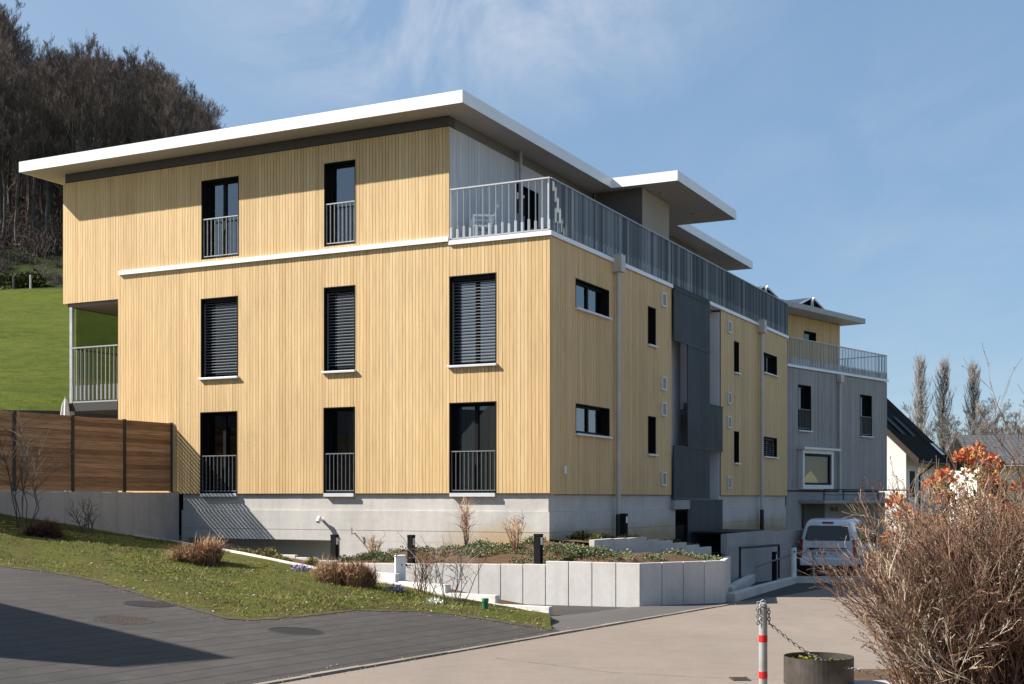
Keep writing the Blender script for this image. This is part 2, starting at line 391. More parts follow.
# ---- road
mb = MB()
def kerb_pt(s, w=0): return (-2.26+DR.x*s+DL.x*w, 11.9+DR.y*s+DL.y*w)
P = []
ys = [-14+2*i for i in range(0, 45)]
for y in ys:
    s = (y-11.9)/DR.y
    xk = -2.26+DR.x*s
    xl = xk if s < 16.5 else max(xk, 0)
    row = []
    for k in range(13):
        x = xl+(34-xl)*k/12
        row.append((x, y, road_z(x, y)))
    P.append(row)
mb.grid(P)
structure('road', mb, M['road'])
M['seam'] = plain('seam', (.050, .045, .040), .9, 0, .3, 6)
def road_line(pts, w, seed):
    r_ = random.Random(seed); mb = MB(); q = []
    for (x0, y0), (x1, y1) in zip(pts, pts[1:]):
        n = max(2, int(math.hypot(x1-x0, y1-y0)/.12))
        for i in range(n): q.append((x0+(x1-x0)*i/n+r_.gauss(0, .012), y0+(y1-y0)*i/n+r_.gauss(0, .012)))
    for a, b in zip(q, q[1:]):
        d = Vector((b[0]-a[0], b[1]-a[1])); d = Vector((-d.y, d.x)).normalized()*w*r_.uniform(.3, 1)
        mb.quad([(a[0]-d.x, a[1]-d.y, road_z(*a)+.004), (b[0]-d.x, b[1]-d.y, road_z(*b)+.004), (b[0]+d.x, b[1]+d.y, road_z(*b)+.004), (a[0]+d.x, a[1]+d.y, road_z(*a)+.004)])
    structure('road_seam', mb, M['seam'], fix=False)
road_line([(-.2, 14.4), (1.0, 12.9), (2.1, 12.35), (3.4, 12.1)], .005, 1)
road_line([(.9, 20.6), (3.0, 21.4), (5.4, 23.0), (7.5, 25.8)], .006, 2)
# patched strip of darker asphalt across the road
# ---- pavers driveway
def strip(polyA, polyB, n, m):
    def res(poly, k):
        d = [0]
        for a, b in zip(poly, poly[1:]): d.append(d[-1]+(Vector(b)-Vector(a)).length)
        out = []
        for i in range(k):
            t = d[-1]*i/(k-1); j = 0
            while j < len(poly)-2 and d[j+1] < t: j += 1
            u = (t-d[j])/max(1e-9, d[j+1]-d[j]); out.append(Vector(poly[j]).lerp(Vector(poly[j+1]), u))
        return out
    A, B = res(polyA, n), res(polyB, n)
    return [[A[i].lerp(B[i], j/(m-1)) for j in range(m)] for i in range(n)]
lower = [(-16, 22.5), (-12.2, 21.6), (-8.38, 20.86), (-7.44, 20.54), (-6.42, 19.76), (-5.03, 17.96), (-3.7, 16.45), (-3.35, 16.5), (-2.88, 17.34), (-2.28, 18.61), (-1.45, 19.12), (-.78, 19.06), (-.17, 18.56), (.57, 18.08)]
kerbline = []
for i in range(15):
    s = -22+(6.72+22)*i/14
    kerbline.append(kerb_pt(s))
mb = MB()
far = [(-16, 22.5)]
low2 = [(-16.0, -4), (-16.0, 8)]+[(x+.0, y+.35) for x, y in lower]
P = strip([(x, y, 0) for x, y in kerbline], [(x, y, 0) for x, y in low2], 60, 24)
P = [[(q.x, q.y, paver_z(q.x, q.y)+.006) for q in r] for r in P]
mb.grid(P)
structure('paved_driveway', mb, M['pavers'])
# ---- road edge kerb stones (flush granite strip)
mb = MB(); s = -22
while s < 17.0:
    L = rnd.uniform(.85, 1.05)
    a0 = kerb_pt(s, -.015); a1 = kerb_pt(s+L-.012, -.015); b0 = kerb_pt(s, .075); b1 = kerb_pt(s+L-.012, .075)
    e = .022+rnd.uniform(-.004, .004)
    pts = [(*a0, road_z(*a0)-.2), (*a1, road_z(*a1)-.2), (*b1, road_z(*b1)-.2), (*b0, road_z(*b0)-.2)]
    top = [(*a0, road_z(*a0)+e), (*a1, road_z(*a1)+e), (*b1, road_z(*b1)+e), (*b0, road_z(*b0)+e)]
    mb.hexa(pts+top, rnd.random()); s += L
M['granite'] = tinted('granite', [(0, (.15, .125, .10)), (1, (.27, .23, .19))], .85, streak=3)
structure('road_kerb', mb, M['granite'])
# narrow dirt seam along the kerb
# ---- lawn
upper = [(-16, 23.5, .3), (-12.6, 25.2, .02), (-11.25, 27.8, -.27), (-10.2, 29.6, -.66), (-9.5, 31.0, -.9), (-8.68, 32, -1.1), (-7.34, 30, -1.18), (-5.97, 28, -1.25), (-4.88, 26.8, -1.37), (-3.77, 25.6, -1.49), (-2.53, 24.4, -1.63), (-1.7, 23.6, -1.72), (-1.08, 23, -1.82), (-.21, 22.5, -1.94), (.62, 22, -2.07)]
NL, ML = 90, 34
LOW = [(x, y, paver_z(x, y)-.004) for x, y in lower]
LP = strip(LOW, upper, NL, ML)
def lawn_noise(x, y): return .035*math.sin(1.7*x+.6*y)+.03*math.sin(2.9*y-1.1*x)+.015*math.sin(6.1*x+4.3*y)
rj = random.Random(44)
for r in LP:
    r[0].y -= rj.uniform(-.03, .09); r[0].x += rj.uniform(-.05, .05)
    for j, q in enumerate(r):
        t = j/(ML-1); q.z += lawn_noise(q.x, q.y)*min(1, t*6)*min(1, (1-t)*6)+.16*math.sin(math.pi*t)*.5+(.012 if 0 < t < 1 else 0)
        if j == 0: q.z -= .03
mb = MB(); mb.grid(LP)
structure('lawn', mb, M['lawn'], smooth=True)
# tufts of grass blades on the lawn
mb = MB(); rr = random.Random(3)
for _ in range(46000):
    i = rr.random()*(NL-1.001); j = rr.random()**.9*(ML-1.001)
    a = LP[int(i)][int(j)]; b = LP[int(i)+1][int(j)+1]
    p = Vector((a.x+(b.x-a.x)*(i % 1), a.y+(b.y-a.y)*(j % 1), a.z+(b.z-a.z)*(j % 1)))
    den = .5+.5*math.sin(p.x*1.3+.7*math.sin(p.y*1.9))*math.sin(p.y*1.15+p.x*.4)
    edge = min(1, j/5)
    if rr.random() > .22+.75*den*(.35+.65*edge): continue
    if i > .62*NL and j > .74*ML or i > .88*NL and rr.random() < .8: continue
    dry = rr.random() < .10+.25*(1-edge)+.15*(1-den)
    for k in range(rr.randint(2, 4)):
        h = rr.uniform(.012, .050)*(.6+.6*den)*(1.9 if rr.random() < .04 else 1); an = rr.random()*6.28; w = rr.uniform(.003, .007); ln = rr.uniform(.3, 1.6)*h
        q = p+Vector((rr.uniform(-.04, .04), rr.uniform(-.04, .04), -.006)); d = Vector((math.cos(an), math.sin(an), 0)); sd = Vector((-d.y, d.x, 0))*w
        mb.quad([q-sd, q+sd, q+d*ln+Vector((0, 0, h))], rr.uniform(.82, 1) if dry else min(.85, max(0, rr.gauss(.46+.3*(den-.5)+.18*math.sin(p.x*3.1+p.y*2.3), .2))))
o = mb.build('grass', M['grass_blade'], fix=False); o['kind'] = 'stuff'; tag(o, 'short patchy grass blades on the sloping lawn', 'grass')
# dead leaves and clover patches lying in the grass
mb = MB(); rr = random.Random(15)
for _ in range(5200):
    i = rr.random()*(NL-1.001); j = rr.random()**1.7*(ML-1.001); q = LP[int(i)][int(j)]; p = q+Vector((rr.uniform(-.12, .12), rr.uniform(-.08, .08), .012+rr.random()*.012))
    if p.y < 17 and rr.random() < .3: continue
    a = rr.random()*6.28; L = rr.uniform(.012, .034); d = Vector((math.cos(a), math.sin(a), rr.uniform(-.25, .25)))*L; e = Vector((-math.sin(a), math.cos(a), rr.uniform(-.3, .3)))*L*.45
    mb.quad([p-d, p-e, p+d, p+e], rr.random())
M['litter'] = tinted('litter', [(0, (.06, .035, .02)), (.5, (.16, .09, .045)), (.8, (.30, .22, .11)), (.93, (.42, .36, .20)), (1, (.6, .58, .52))], .9)
o = mb.build('leaf_litter', M['litter'], fix=False); o['kind'] = 'stuff'; tag(o, 'dry brown leaf litter scattered over the lawn', 'litter')
# bare earth border between lawn and pavers
mb = MB(); rr = random.Random(5); Q = []
A = strip(LOW, LOW, 160, 2)
M['earth_edge'] = groundcol('earth_edge', [(.3, (.07, .055, .03)), (.7, (.14, .11, .06))], 3, 40)
for r in A[40:]:
    p = r[0]; w1 = .10+.08*rr.random(); w0 = .10*rr.random()**2
    Q.append([(p.x+.4*w0, p.y-w0, paver_z(p.x, p.y-w0)+.012), (p.x-.3*w1, p.y+w1, p.z+.025)])
mb.grid(Q); structure('earth_verge', mb, M['earth_edge'])

# ---- asphalt footway between kerb and planter
PB = Vector((.665, 25.3)); PA = PB+DL*5.0; PA2 = PB+DL*6.6; PC = PB-DL*2.0; PD = Vector((4.25, 25.46)); PE = Vector((5.15, 30.0))
def walk_z(X, Y):
    w = kerb_w(X, Y); return road_z(X, Y)+.012-.075*max(0, w-1.2)*sm(18, 24, Y)
mb = MB()
fl = [kerb_pt(s, .1) for s in (6.2, 8, 10, 12, 14, 15.8)]
bl = [(.5, 18.9), (.62, 22), (.7, 25.2), (1.7, 24.9), (2.5, 24.55), (4.25, 25.6)]
P = strip([(x, y, 0) for x, y in fl], [(x, y, 0) for x, y in bl], 30, 12)
mb.grid([[(q.x, q.y, walk_z(q.x, q.y)) for q in r] for r in P])
M['asphalt_worn'] = asphalt('asphalt_worn', (.080, .073, .068), (.105, .097, .090))
structure('footway', mb, M['asphalt_worn'])
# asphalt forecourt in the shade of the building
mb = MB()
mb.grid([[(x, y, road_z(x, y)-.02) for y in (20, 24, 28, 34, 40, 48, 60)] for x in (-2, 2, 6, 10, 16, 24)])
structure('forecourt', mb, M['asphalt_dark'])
# ---- garage ramp behind the lawn edging
mb = MB()
up3 = upper[5:]
off = [(x+.45, y+.85, z-.02) for x, y, z in up3]
P = strip(up3, off, 40, 3)
mb.grid(P); structure('planting_strip', mb, M['soil'])
low3 = [(-7.5, 33.0, -2.65), (-6.5, 31.4, -2.65), (-5.3, 29.4, -2.6), (-4.0, 27.9, -2.55), (-2.5, 27.0, -2.5), (-1, 26.2, -2.42), (.1, 25.7, -2.35), (.6, 25.35, -2.3)]
mb = MB(); mb.grid(strip([(x, y, z-.02-(0.9 if y > 23.5 else .35*(y-22)/1.5)) for x, y, z in off], low3, 40, 8))
structure('garage_ramp', mb, M['asphalt_dark'])
mb = MB()
for (a, b) in zip(strip(off, off, 40, 2)[:-1], strip(off, off, 40, 2)[1:]):
    p, q = a[0], b[0]
    mb.quad([(p.x, p.y, p.z+.0), (q.x, q.y, q.z+.0), (q.x, q.y, q.z-1.3), (p.x, p.y, p.z-1.3)])
structure('ramp_side', mb, M['concrete_grey'])

# grit and crumbs of soil gathered along the kerb, the driveway edge and the footway
mb = MB(); rr = random.Random(52)
for _ in range(2600):
    m = rr.random()
    if m < .45: x, y = kerb_pt(rr.uniform(-1, 16.5), rr.choice((-1, 1))*abs(rr.gauss(0, .10))+.03); z = (paver_z(x, y) if kerb_w(x, y) > 0 and y < 18 else road_z(x, y))+.012
    elif m < .85:
        q = LOW[0]; k = rr.randrange(len(LOW)-1); u = rr.random(); x = LOW[k][0]+(LOW[k+1][0]-LOW[k][0])*u+rr.gauss(0, .05); y = LOW[k][1]+(LOW[k+1][1]-LOW[k][1])*u-abs(rr.gauss(0, .22)); z = paver_z(x, y)+.010
    else: continue
    L = rr.uniform(.003, .010); a = rr.random()*6.28; d = Vector((math.cos(a), math.sin(a), 0))*L; e = Vector((-math.sin(a), math.cos(a), 0))*L*.7; p = Vector((x, y, z)); h = Vector((0, 0, L*.8))
    mb.quad([p-d, p-e, p+h]); mb.quad([p-e, p+d, p+h]); mb.quad([p+d, p+e, p+h]); mb.quad([p+e, p-d, p+h])
    mb.t[-4:] = [rr.random()]*4
o = mb.build('gravel', M['litter'], fix=False); o['kind'] = 'stuff'; tag(o, 'loose grit and soil crumbs along the kerb and driveway edge', 'grit')
# ---- lawn edging
t = thing('lawn_edging', 'low pale concrete edging curving along the top of the lawn', 'edging')
mb = MB(); E_ = strip(upper[1:], upper[1:], 60, 2); E_ = [r[0] for r in E_]
for a, b in zip(E_, E_[1:]):
    if b.x > -1.0 + 1.7: continue
    d = (b-a); n = Vector((-d.y, d.x, 0)).normalized()*.06
    if n.y < 0: n = -n
    lo, hi = Vector((0, 0, -.25)), Vector((0, 0, .045))
    mb.hexa([a-n+lo, b-n+lo, b+n+lo, a+n+lo, a-n+hi, b-n+hi, b+n+hi, a+n+hi])
mb.build('edging_strip', M['concrete_light'], t)
def kerb_block(x0, x1, y0, y1, zt, hgt=.26):
    mb = MB(); d = Vector((x1-x0, y1-y0, 0)); n = Vector((-d.y, d.x, 0)).normalized()*.07
    a = Vector((x0, y0, 0))+n*1.7; b = Vector((x1, y1, 0))+n*1.7
    mb.hexa([(*(a-n).xy, zt-hgt-.3), (*(b-n).xy, zt-hgt-.3), (*(b+n).xy, zt-hgt-.3), (*(a+n).xy, zt-hgt-.3), (*(a-n).xy, zt), (*(b-n).xy, zt), (*(b+n).xy, zt), (*(a+n).xy, zt)])
    mb.build('kerb_stone', M['concrete_light'], t, bevel=.01)
kerb_block(-3.4, -2.25, 25.3, 24.2, -1.46)
kerb_block(-2.2, -1.25, 24.15, 23.2, -1.60)
kerb_block(-1.2, -.32, 23.15, 22.55, -1.745)
kerb_block(-.27, .62, 22.5, 22.0, -1.90)
# gravel band on the lawn side of the stepped kerb
mb = MB(); g = upper[9:]
mb.grid(strip([(x-.05, y-.1, z+.035) for x, y, z in g], [(x-.32, y-.62, z+.015) for x, y, z in g], 30, 3))
structure('gravel_margin', mb, M['gravel_pale'])

# ------------------------------------------------------------------ main building
bld = thing('apartment_building', 'three storey apartment building clad in yellow larch boards, with flat white edged roof', 'building', (CX, CY, 0), BROT)
LEFT = lambda a, d, z: (-d, a, z)      # a: along the lit front, d: outward
RIGHT = lambda a, d, z: (a, -d, z)
def cladding(name, mat, mp, a0, a1, z0, z1, holes, pitch=.09, gap=.0085, d0=-.026, d1=0., parent=None, jitter=.0, seed=1):
    r = random.Random(seed); mb = MB(); n = max(1, round((a1-a0)/pitch)); pw = (a1-a0)/n
    for i in range(n):
        b0 = a0+i*pw+gap/2; b1 = a0+(i+1)*pw-gap/2
        cuts = sorted({b0, b1}|{c for h in holes for c in (h[0], h[1]) if b0+.004 < c < b1-.004})
        tint = min(1, max(0, r.gauss(.52, .23))); dd = r.uniform(-.003, .0)
        for c0, c1 in zip(cuts, cuts[1:]):
            mid = (c0+c1)/2
            segs = [(z0, z1)]
            for h in holes:
                if h[0] < mid < h[1]:
                    ns = []
                    for s0, s1 in segs:
                        if h[3] <= s0 or h[2] >= s1: ns.append((s0, s1)); continue
                        if h[2] > s0: ns.append((s0, h[2]))
                        if h[3] < s1: ns.append((h[3], s1))
                    segs = ns
            for s0, s1 in segs:
                if s1-s0 > .003: mb.box(c0, c1, d0, d1+dd, s0, s1, tint, mp)
    return mb.build(name, mat, parent)
def backing(name, mat, mp, a0, a1, z0, z1, holes, d0, d1, parent):
    cuts = sorted({a0, a1}|{c for h in holes for c in (h[0], h[1]) if a0 < c < a1}); mb = MB()
    for c0, c1 in zip(cuts, cuts[1:]):
        segs = [(z0, z1)]; mid = (c0+c1)/2
        for h in holes:
            if h[0] < mid < h[1]:
                ns = []
                for s0, s1 in segs:
                    if h[3] <= s0 or h[2] >= s1: ns.append((s0, s1)); continue
                    if h[2] > s0: ns.append((s0, h[2]))
                    if h[3] < s1: ns.append((h[3], s1))
                segs = ns
        for s0, s1 in segs: mb.box(c0, c1, d0, d1, s0, s1, None, mp)
    return mb.build(name, mat, parent)

def window(parent, mp, a0, a1, z0, z1, depth=.26, mullion=None, sill=True, blind=0, rail=False, pane='pane', frame='black', flip=False, curtain=None, sill_in=False, fw=.06):
    """reveal lining + frame (the part), pane / sill / blind / railing as its sub-parts"""
    mb = MB(); L = .022
    mb.box(a0, a0+L, -depth-.06, .004, z0, z1, None, mp); mb.box(a1-L, a1, -depth-.06, .004, z0, z1, None, mp)
    mb.box(a0+L, a1-L, -depth-.06, .003, z1-L, z1, None, mp); mb.box(a0+L, a1-L, -depth-.06, -.001, z0, z0+L, None, mp)
    i0, i1, k0, k1 = a0+L, a1-L, z0+L, z1-L
    mb.box(i0, i0+fw, -depth-.05, -depth+.02, k0, k1, None, mp); mb.box(i1-fw, i1, -depth-.05, -depth+.02, k0, k1, None, mp)
    mb.box(i0+fw, i1-fw, -depth-.05, -depth+.019, k1-fw, k1, None, mp); mb.box(i0+fw, i1-fw, -depth-.05, -depth+.019, k0, k0+fw, None, mp)
    if mullion:
        for q in mullion:
            c = i0+(i1-i0)*q; mb.box(c-.045, c+.045, -depth-.05, -depth+.025, k0+fw, k1-fw, None, mp)
    w = mb.build('window', M[frame], parent)
    mb = MB(); mb.box(i0+.01, i1-.01, -depth-.03, -depth-.012, k0+.01, k1-.01, None, mp); mb.build('pane', M[pane], w)
    if curtain:
        mb = MB()
        for (f0, f1, h0, h1) in curtain:
            c0, c1 = i0+(i1-i0)*f0, i0+(i1-i0)*f1; n = max(2, round((c1-c0)/.035))
            for i in range(n):
                x0 = c0+(c1-c0)*i/n; x1 = c0+(c1-c0)*(i+1)/n; e0, e1 = (.012 if i % 2 else 0), (0 if i % 2 else .012)
                zb, zt_ = k0+(k1-k0)*h0, k0+(k1-k0)*h1
                mb.quad([mp(x0, -depth-.040-e0, zb), mp(x1, -depth-.040-e1, zb), mp(x1, -depth-.040-e1, zt_), mp(x0, -depth-.040-e0, zt_)], rnd.random())
        mb.build('curtain', M['curtain'], w)
        mb = MB(); mb.box(i0, i1, -depth-.075, -depth-.066, k0, k1, None, mp); mb.build('room', M['room'], w)
    if sill:
        mb = MB(); mb.box(a0-.03, a1+.03, -.06, .075, z0-.055, z0-.003, None, mp); mb.build('sill', M['stone_sill'], w, bevel=.006)
    if sill_in:
        mb = MB(); mb.box(a0+L+.002, a1-L-.002, -.2, .03, z0-.07, z0+.012, None, mp); mb.build('sill', M['stone_sill'], w)
    if blind:
        mb = MB(); n = int((k1-k0-.12)/.072); bt = blind
        for i in range(n):
            zc = k1-.13-i*.072
            if zc < k1-(k1-k0)*bt: break
            y0, y1 = -.128, -.104
            p = [mp(i0+.035, y0, zc+.012), mp(i1-.035, y0, zc+.012), mp(i1-.035, y1, zc-.002), mp(i0+.035, y1, zc-.002)]
            q = [(v[0], v[1], v[2]+.0035) for v in p]; mb.hexa(p+q)
        for e in (i0+.012, i1-.03): mb.box(e, e+.018, -.14, -.10, k0+.002, k1-.1, None, mp)
        b_ = mb.build('blind', M['blind'], w)
        mb = MB(); mb.box(i0+.02, i1-.02, -.17, -.07, k1-.09, k1-.004, None, mp); mb.build('blind_box', M['black'], w)
    if rail:
        mb = MB(); zt = z0+(1.03 if rail is True else rail); zb = z0+.06
        mb.box(a0+.03, a1-.03, -.065, -.015, zt-.025, zt, None, mp); mb.box(a0+.03, a1-.03, -.06, -.02, zb, zb+.02, None, mp)
        n = round((a1-a0-.1)/.115)
        for i in range(n+1):
            c = a0+.05+(a1-a0-.1)*i/n; mb.box(c-.0045, c+.0045, -.055, -.022, zb+.02, zt-.025, None, mp)
        mb.build('railing', M['galv' if rail is True else 'galv_dark'], w)
    return w

front_low = [(8.59, 9.77, 3.02, 5.03), (5.10, 6.0, 3.02, 5.04), (1.33, 2.54, 3.0, 5.04), (8.61, 9.79, .0, 2.15), (5.11, 6.01, .0, 2.15), (1.33, 2.54, .0, 2.15)]
front_up = [(8.56, 9.75, 6.02, 8.02), (5.09, 5.99, 6.02, 8.02)]
cladding('cladding', M['larch'], LEFT, 0, 12.55, .085, 5.83, front_low, parent=bld, seed=11)
cladding('cladding', M['larch'], LEFT, 2.54, 14.52, 5.22, 8.47, front_up+[(2.5, 12.5, 5.2, 5.953)], parent=bld, seed=12)
backing('wall', M['backing'], LEFT, .3, 12.5, .11, 5.80, front_low, -.33, -.045, bld)
backing('wall', M['backing'], LEFT, 2.60, 14.48, 5.27, 8.5, front_up+[(2.0, 12.5, 5.2, 5.80)], -.33, -.045, bld)
right_a = [(1.39, 3.42, 4.36, 5.03), (1.4, 3.45, 1.47, 2.155), (6.1, 6.7, 4.02, 5.02), (6.11, 6.7, 1.14, 2.135)]
right_b = [(13.85, 14.4, 3.965, 4.955), (17.27, 19.05, 4.27, 4.95), (13.85, 14.4, 1.09, 2.095), (17.27, 19.05, 1.40, 2.075)]
cladding('cladding', M['larch'], RIGHT, .03, 7.95, .06, 5.74, right_a, pitch=.135, gap=.009, parent=bld, seed=13)
cladding('cladding', M['larch'], RIGHT, 12.5, 20.46, .05, 5.74, right_b, pitch=.135, gap=.009, parent=bld, seed=14)
backing('wall', M['backing'], RIGHT, .08, 7.92, .1, 5.70, right_a, -.33, -.045, bld)
backing('wall', M['backing'], RIGHT, 12.53, 20.4, .1, 5.70, right_b, -.33, -.045, bld)
# solid body of the house behind the cladding
mb = MB()
mb.box(.36, 7.9, .36, 12.45, -1.0, 5.69); mb.box(7.9, 12.55, 2.4, 12.45, -3, 5.69); mb.box(12.56, 20.3, .36, 12.45, -3, 5.69)
mb.box(.36, 17.9, 2.9, 14.45, 5.80, 8.5)
mb.box(.36, 7.9, .36, 5.4, -3, -1.0); mb.box(5.2, 7.9, 5.4, 12.45, -3, -1.0)
mb.build('wall_core', M['dark_interior'], bld)
# end walls of the long rear and loggia
mb = MB()
mb.box(.05, 17.9, 14.46, 14.52, 5.22, 8.47); mb.box(4.0, 20.3, 12.46, 12.52, -.5, 5.69); mb.box(20.31, 20.45, .36, 14.4, -3, 5.69); mb.box(17.95, 18.05, 2.95, 14.4, 5.80, 8.48)
mb.build('rear_wall', M['larch'], bld)
cladding('cladding', M['larch'], lambda a, d, z: (a, 12.55+d, z), .03, 4.0, .1, 5.2, [], parent=bld, seed=15)

window(bld, LEFT, *front_up[0], depth=.24, mullion=[.52], sill=False, rail=True, pane='pane_coated', curtain=[(.28, .50, .02, .98), (.56, .99, .02, .55), (.80, .99, .02, .98)])
window(bld, LEFT, *front_up[1], depth=.24, sill=False, rail=True, pane='pane_coated', curtain=[(.12, .96, .02, .5)])
window(bld, LEFT, *front_low[0], blind=1.0)
window(bld, LEFT, *front_low[1], blind=1.0)
window(bld, LEFT, *front_low[2], blind=1.0, mullion=[.5], pane='pane_sky')
for k, mu in ((3, [.5]), (4, None), (5, [.52])):
    a0, a1, z0, z1 = front_low[k]
    window(bld, LEFT, a0, a1, z0+.08, z1, mullion=mu, sill=False, sill_in=True, rail=.97, pane='pane_clear', curtain={3: [(.10, .30, .0, .97), (.62, .72, .28, .42)], 4: [(.06, .42, .0, .97)], 5: [(.52, .95, .0, .97), (.10, .24, 0, .97)]}[k])
for k, h in enumerate(right_a+right_b):
    a0, a1, z0, z1 = h
    window(bld, RIGHT, a0, a1, z0, z1, depth=.16, mullion=[.5] if a1-a0 > 1 else None, blind=1.0 if k == 7 else 0, pane='pane_coated' if k in (0, 1) else 'pane', curtain=[(.55, .93, .05, .95)] if k in (0, 1) else None, fw=.05)

# white bands and balcony edges
mb = MB(); mb.box(2.54, 12.48, -.04, .06, 5.835, 5.945, None, LEFT); mb.build('band', M['white_metal'], bld)
mb = MB(); mb.box(-.05, 2.53, -.3, .05, 5.75, 5.85, None, LEFT)
mb.box(.31, 7.96, -.3, .05, 5.75, 5.845, None, RIGHT); mb.box(11.2, 20.5, -.3, .05, 5.75, 5.84, None, RIGHT); mb.box(7.97, 11.19, -.3, -.02, 5.75, 5.83, None, RIGHT)
mb.build('balcony_edge', M['white_metal'], bld)
mb = MB(); mb.box(.31, 20.3, .31, 2.9, 5.70, 5.79); mb.build('balcony_floor', M['concrete_grey'], bld)

# white boarded upper side wall with door
up_side = [(3.45, 4.75, 5.82, 7.95), (13.6, 16.0, 5.82, 7.9)]
US = lambda a, d, z: (a, 2.54-d, z)
cladding('cladding', M['white_board'], US, .03, 8.4, 5.82, 8.47, up_side, pitch=.15, gap=.008, parent=bld, seed=16)
cladding('cladding', M['white_board'], US, 10.7, 18.0, 5.82, 8.47, up_side, pitch=.15, gap=.008, parent=bld, seed=17)
backing('wall', M['plaster'], US, .35, 17.9, 5.82, 8.5, up_side, -.34, -.04, bld)
for h in up_side: window(bld, US, *h, depth=.18, sill=False, mullion=[.5], pane='pane')
# stair head
mb = MB(); mb.box(8.42, 10.62, 1.02, 2.50, 5.86, 8.72); mb.build('stair_head', M['beige_plaster'], bld)
mb = MB(); mb.box(8.405, 8.419, 1.04, 2.45, 5.86, 8.71); mb.build('stair_door', M['brown_panel'], bld)
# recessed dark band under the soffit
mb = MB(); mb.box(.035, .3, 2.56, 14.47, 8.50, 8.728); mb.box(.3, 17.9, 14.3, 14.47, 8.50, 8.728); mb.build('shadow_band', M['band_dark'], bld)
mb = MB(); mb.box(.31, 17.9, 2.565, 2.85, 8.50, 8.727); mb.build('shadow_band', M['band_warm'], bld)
# roof
ROOF = [(-.70, 1.80), (8.04, 1.80), (8.04, -.15), (13.6, -.15), (13.6, 1.80), (22.3, 1.80), (22.3, 15.40), (-.70, 15.40)]
mb = MB(); mb.prism([(-.69, 1.81), (8.05, 1.81), (8.05, -.14), (13.59, -.14), (13.59, 1.81), (22.29, 1.81), (22.29, 15.39), (-.69, 15.39)], 8.735, 8.985)
roof = mb.build('roof', M['soffit'], bld)
mb = MB(); mb.prism([(-.66, 1.84), (8.08, 1.84), (8.08, -.11), (13.56, -.11), (13.56, 1.84), (22.26, 1.84), (22.26, 15.36), (-.66, 15.36)], 8.988, 9.0); mb.build('roof_gravel', M['roof_top'], roof)
mb = MB(); k = len(ROOF)
for i in range(k):
    (x0, y0), (x1, y1) = ROOF[i], ROOF[(i+1) % k]
    a = (Vector((x1-x0, y1-y0))).normalized(); n = Vector((a.y, -a.x))
    L = math.hypot(x1-x0, y1-y0); seg = max(1, round(L/3.2))
    for j in range(seg):
        s0, s1 = L*j/seg+.002, L*(j+1)/seg-.002
        if j == 0: s0 = 0
        if j == seg-1: s1 = L
        p, q = Vector((x0, y0))+a*s0, Vector((x0, y0))+a*s1
        mb.hexa([(p.x, p.y, 8.725), (q.x, q.y, 8.725), (q.x-n.x*.012, q.y-n.y*.012, 8.725), (p.x-n.x*.012, p.y-n.y*.012, 8.725),
                 (p.x, p.y, 9.005), (q.x, q.y, 9.005), (q.x-n.x*.012, q.y-n.y*.012, 9.005), (p.x-n.x*.012, p.y-n.y*.012, 9.005)])
mb.build('fascia', M['white_metal'], roof)
mb = MB(); mb.cyl((8.9, 3.4, 9.0), .16, .22, 14); mb.cyl((8.9, 3.4, 9.22), .26, .06, 14); mb.build('roof_vent', M['galv'], roof)
for (x, y) in ((9.3, .75), (12.3, .75)):
    mb = MB(); mb.cyl((x, y, 8.70), .13, .034, 14); mb.build('downlight', M['galv'], roof)

# balcony railing of flat bars: one long part per side
def bar_railing(name, mp, a0, a1, zb, zt, pitch, mat, parent, depth=.06, th=.008, foot=True, seed=1, d=.0, rail_mat=None):
    r = random.Random(seed); mb = MB(); n = round((a1-a0)/pitch)
    for i in range(n+1):
        c = a0+(a1-a0)*i/n; tn = r.random()
        mb.box(c-th/2, c+th/2, d-depth/2, d+depth/2, zb, zt-.03, tn, mp)
        if foot:
            mb.box(c-.025, c+.025, d-.02, d+.02, zb, zb+.20+.05*(i % 2), min(1, tn+.25), mp)
    mb.box(a0-.02, a1+.02, d-.03, d+.03, zt-.03, zt, .9, mp)
    mb.box(a0-.02, a1+.02, d-.02, d+.02, zb-.03, zb, .4, mp)
    return mb.build(name, mat, parent)
M['galv_bar'] = tinted('galv_bar', [(0, (.26, .275, .285)), (1, (.50, .52, .53))], .45, spec=.4)
bar_railing('balcony_railing', LEFT, .02, 2.48, 5.90, 7.03, .164, M['galv_bar'], bld, depth=.045, seed=2)
bar_railing('balcony_railing', RIGHT, .06, 20.46, 5.88, 7.03, .115, M['screen_bar'], bld, depth=.062, seed=3)
mb = MB(); mb.box(.02, .07, .02, .07, 5.86, 7.03); mb.build('railing_post', M['galv_bright'], bld)
# down pipe on the terrace
mb = MB(); mb.cyl((3.45, 2.42, 5.8), .045, 2.93, 10); mb.build('downpipe', M['galv'], bld)

# downpipes with hoppers on the long side
for v in (3.76, 16.70):
    mb = MB(); mb.box(v-.14, v+.14, .0, .24, 5.52, 5.94, None, RIGHT); mb.box(v-.12, v+.12, .03, .21, 5.94, 5.96, None, RIGHT)
    h = mb.build('rain_hopper', M['pipe'], bld)
    mb = MB(); mb.tube([(v, -.11, 5.53), (v, -.11, -.45)], .055, 10)
    for z in (.4, 2.0, 3.6, 5.1): mb.tube([(v, -.11, z), (v, -.11, z+.04)], .068, 10)
    p = mb.build('downpipe', M['pipe'], bld)
    mb = MB(); mb.tube([(v, -.11, -.42), (v, -.11, -1.4)], .068, 10); mb.build('pipe_shoe', M['post_dark'], p)
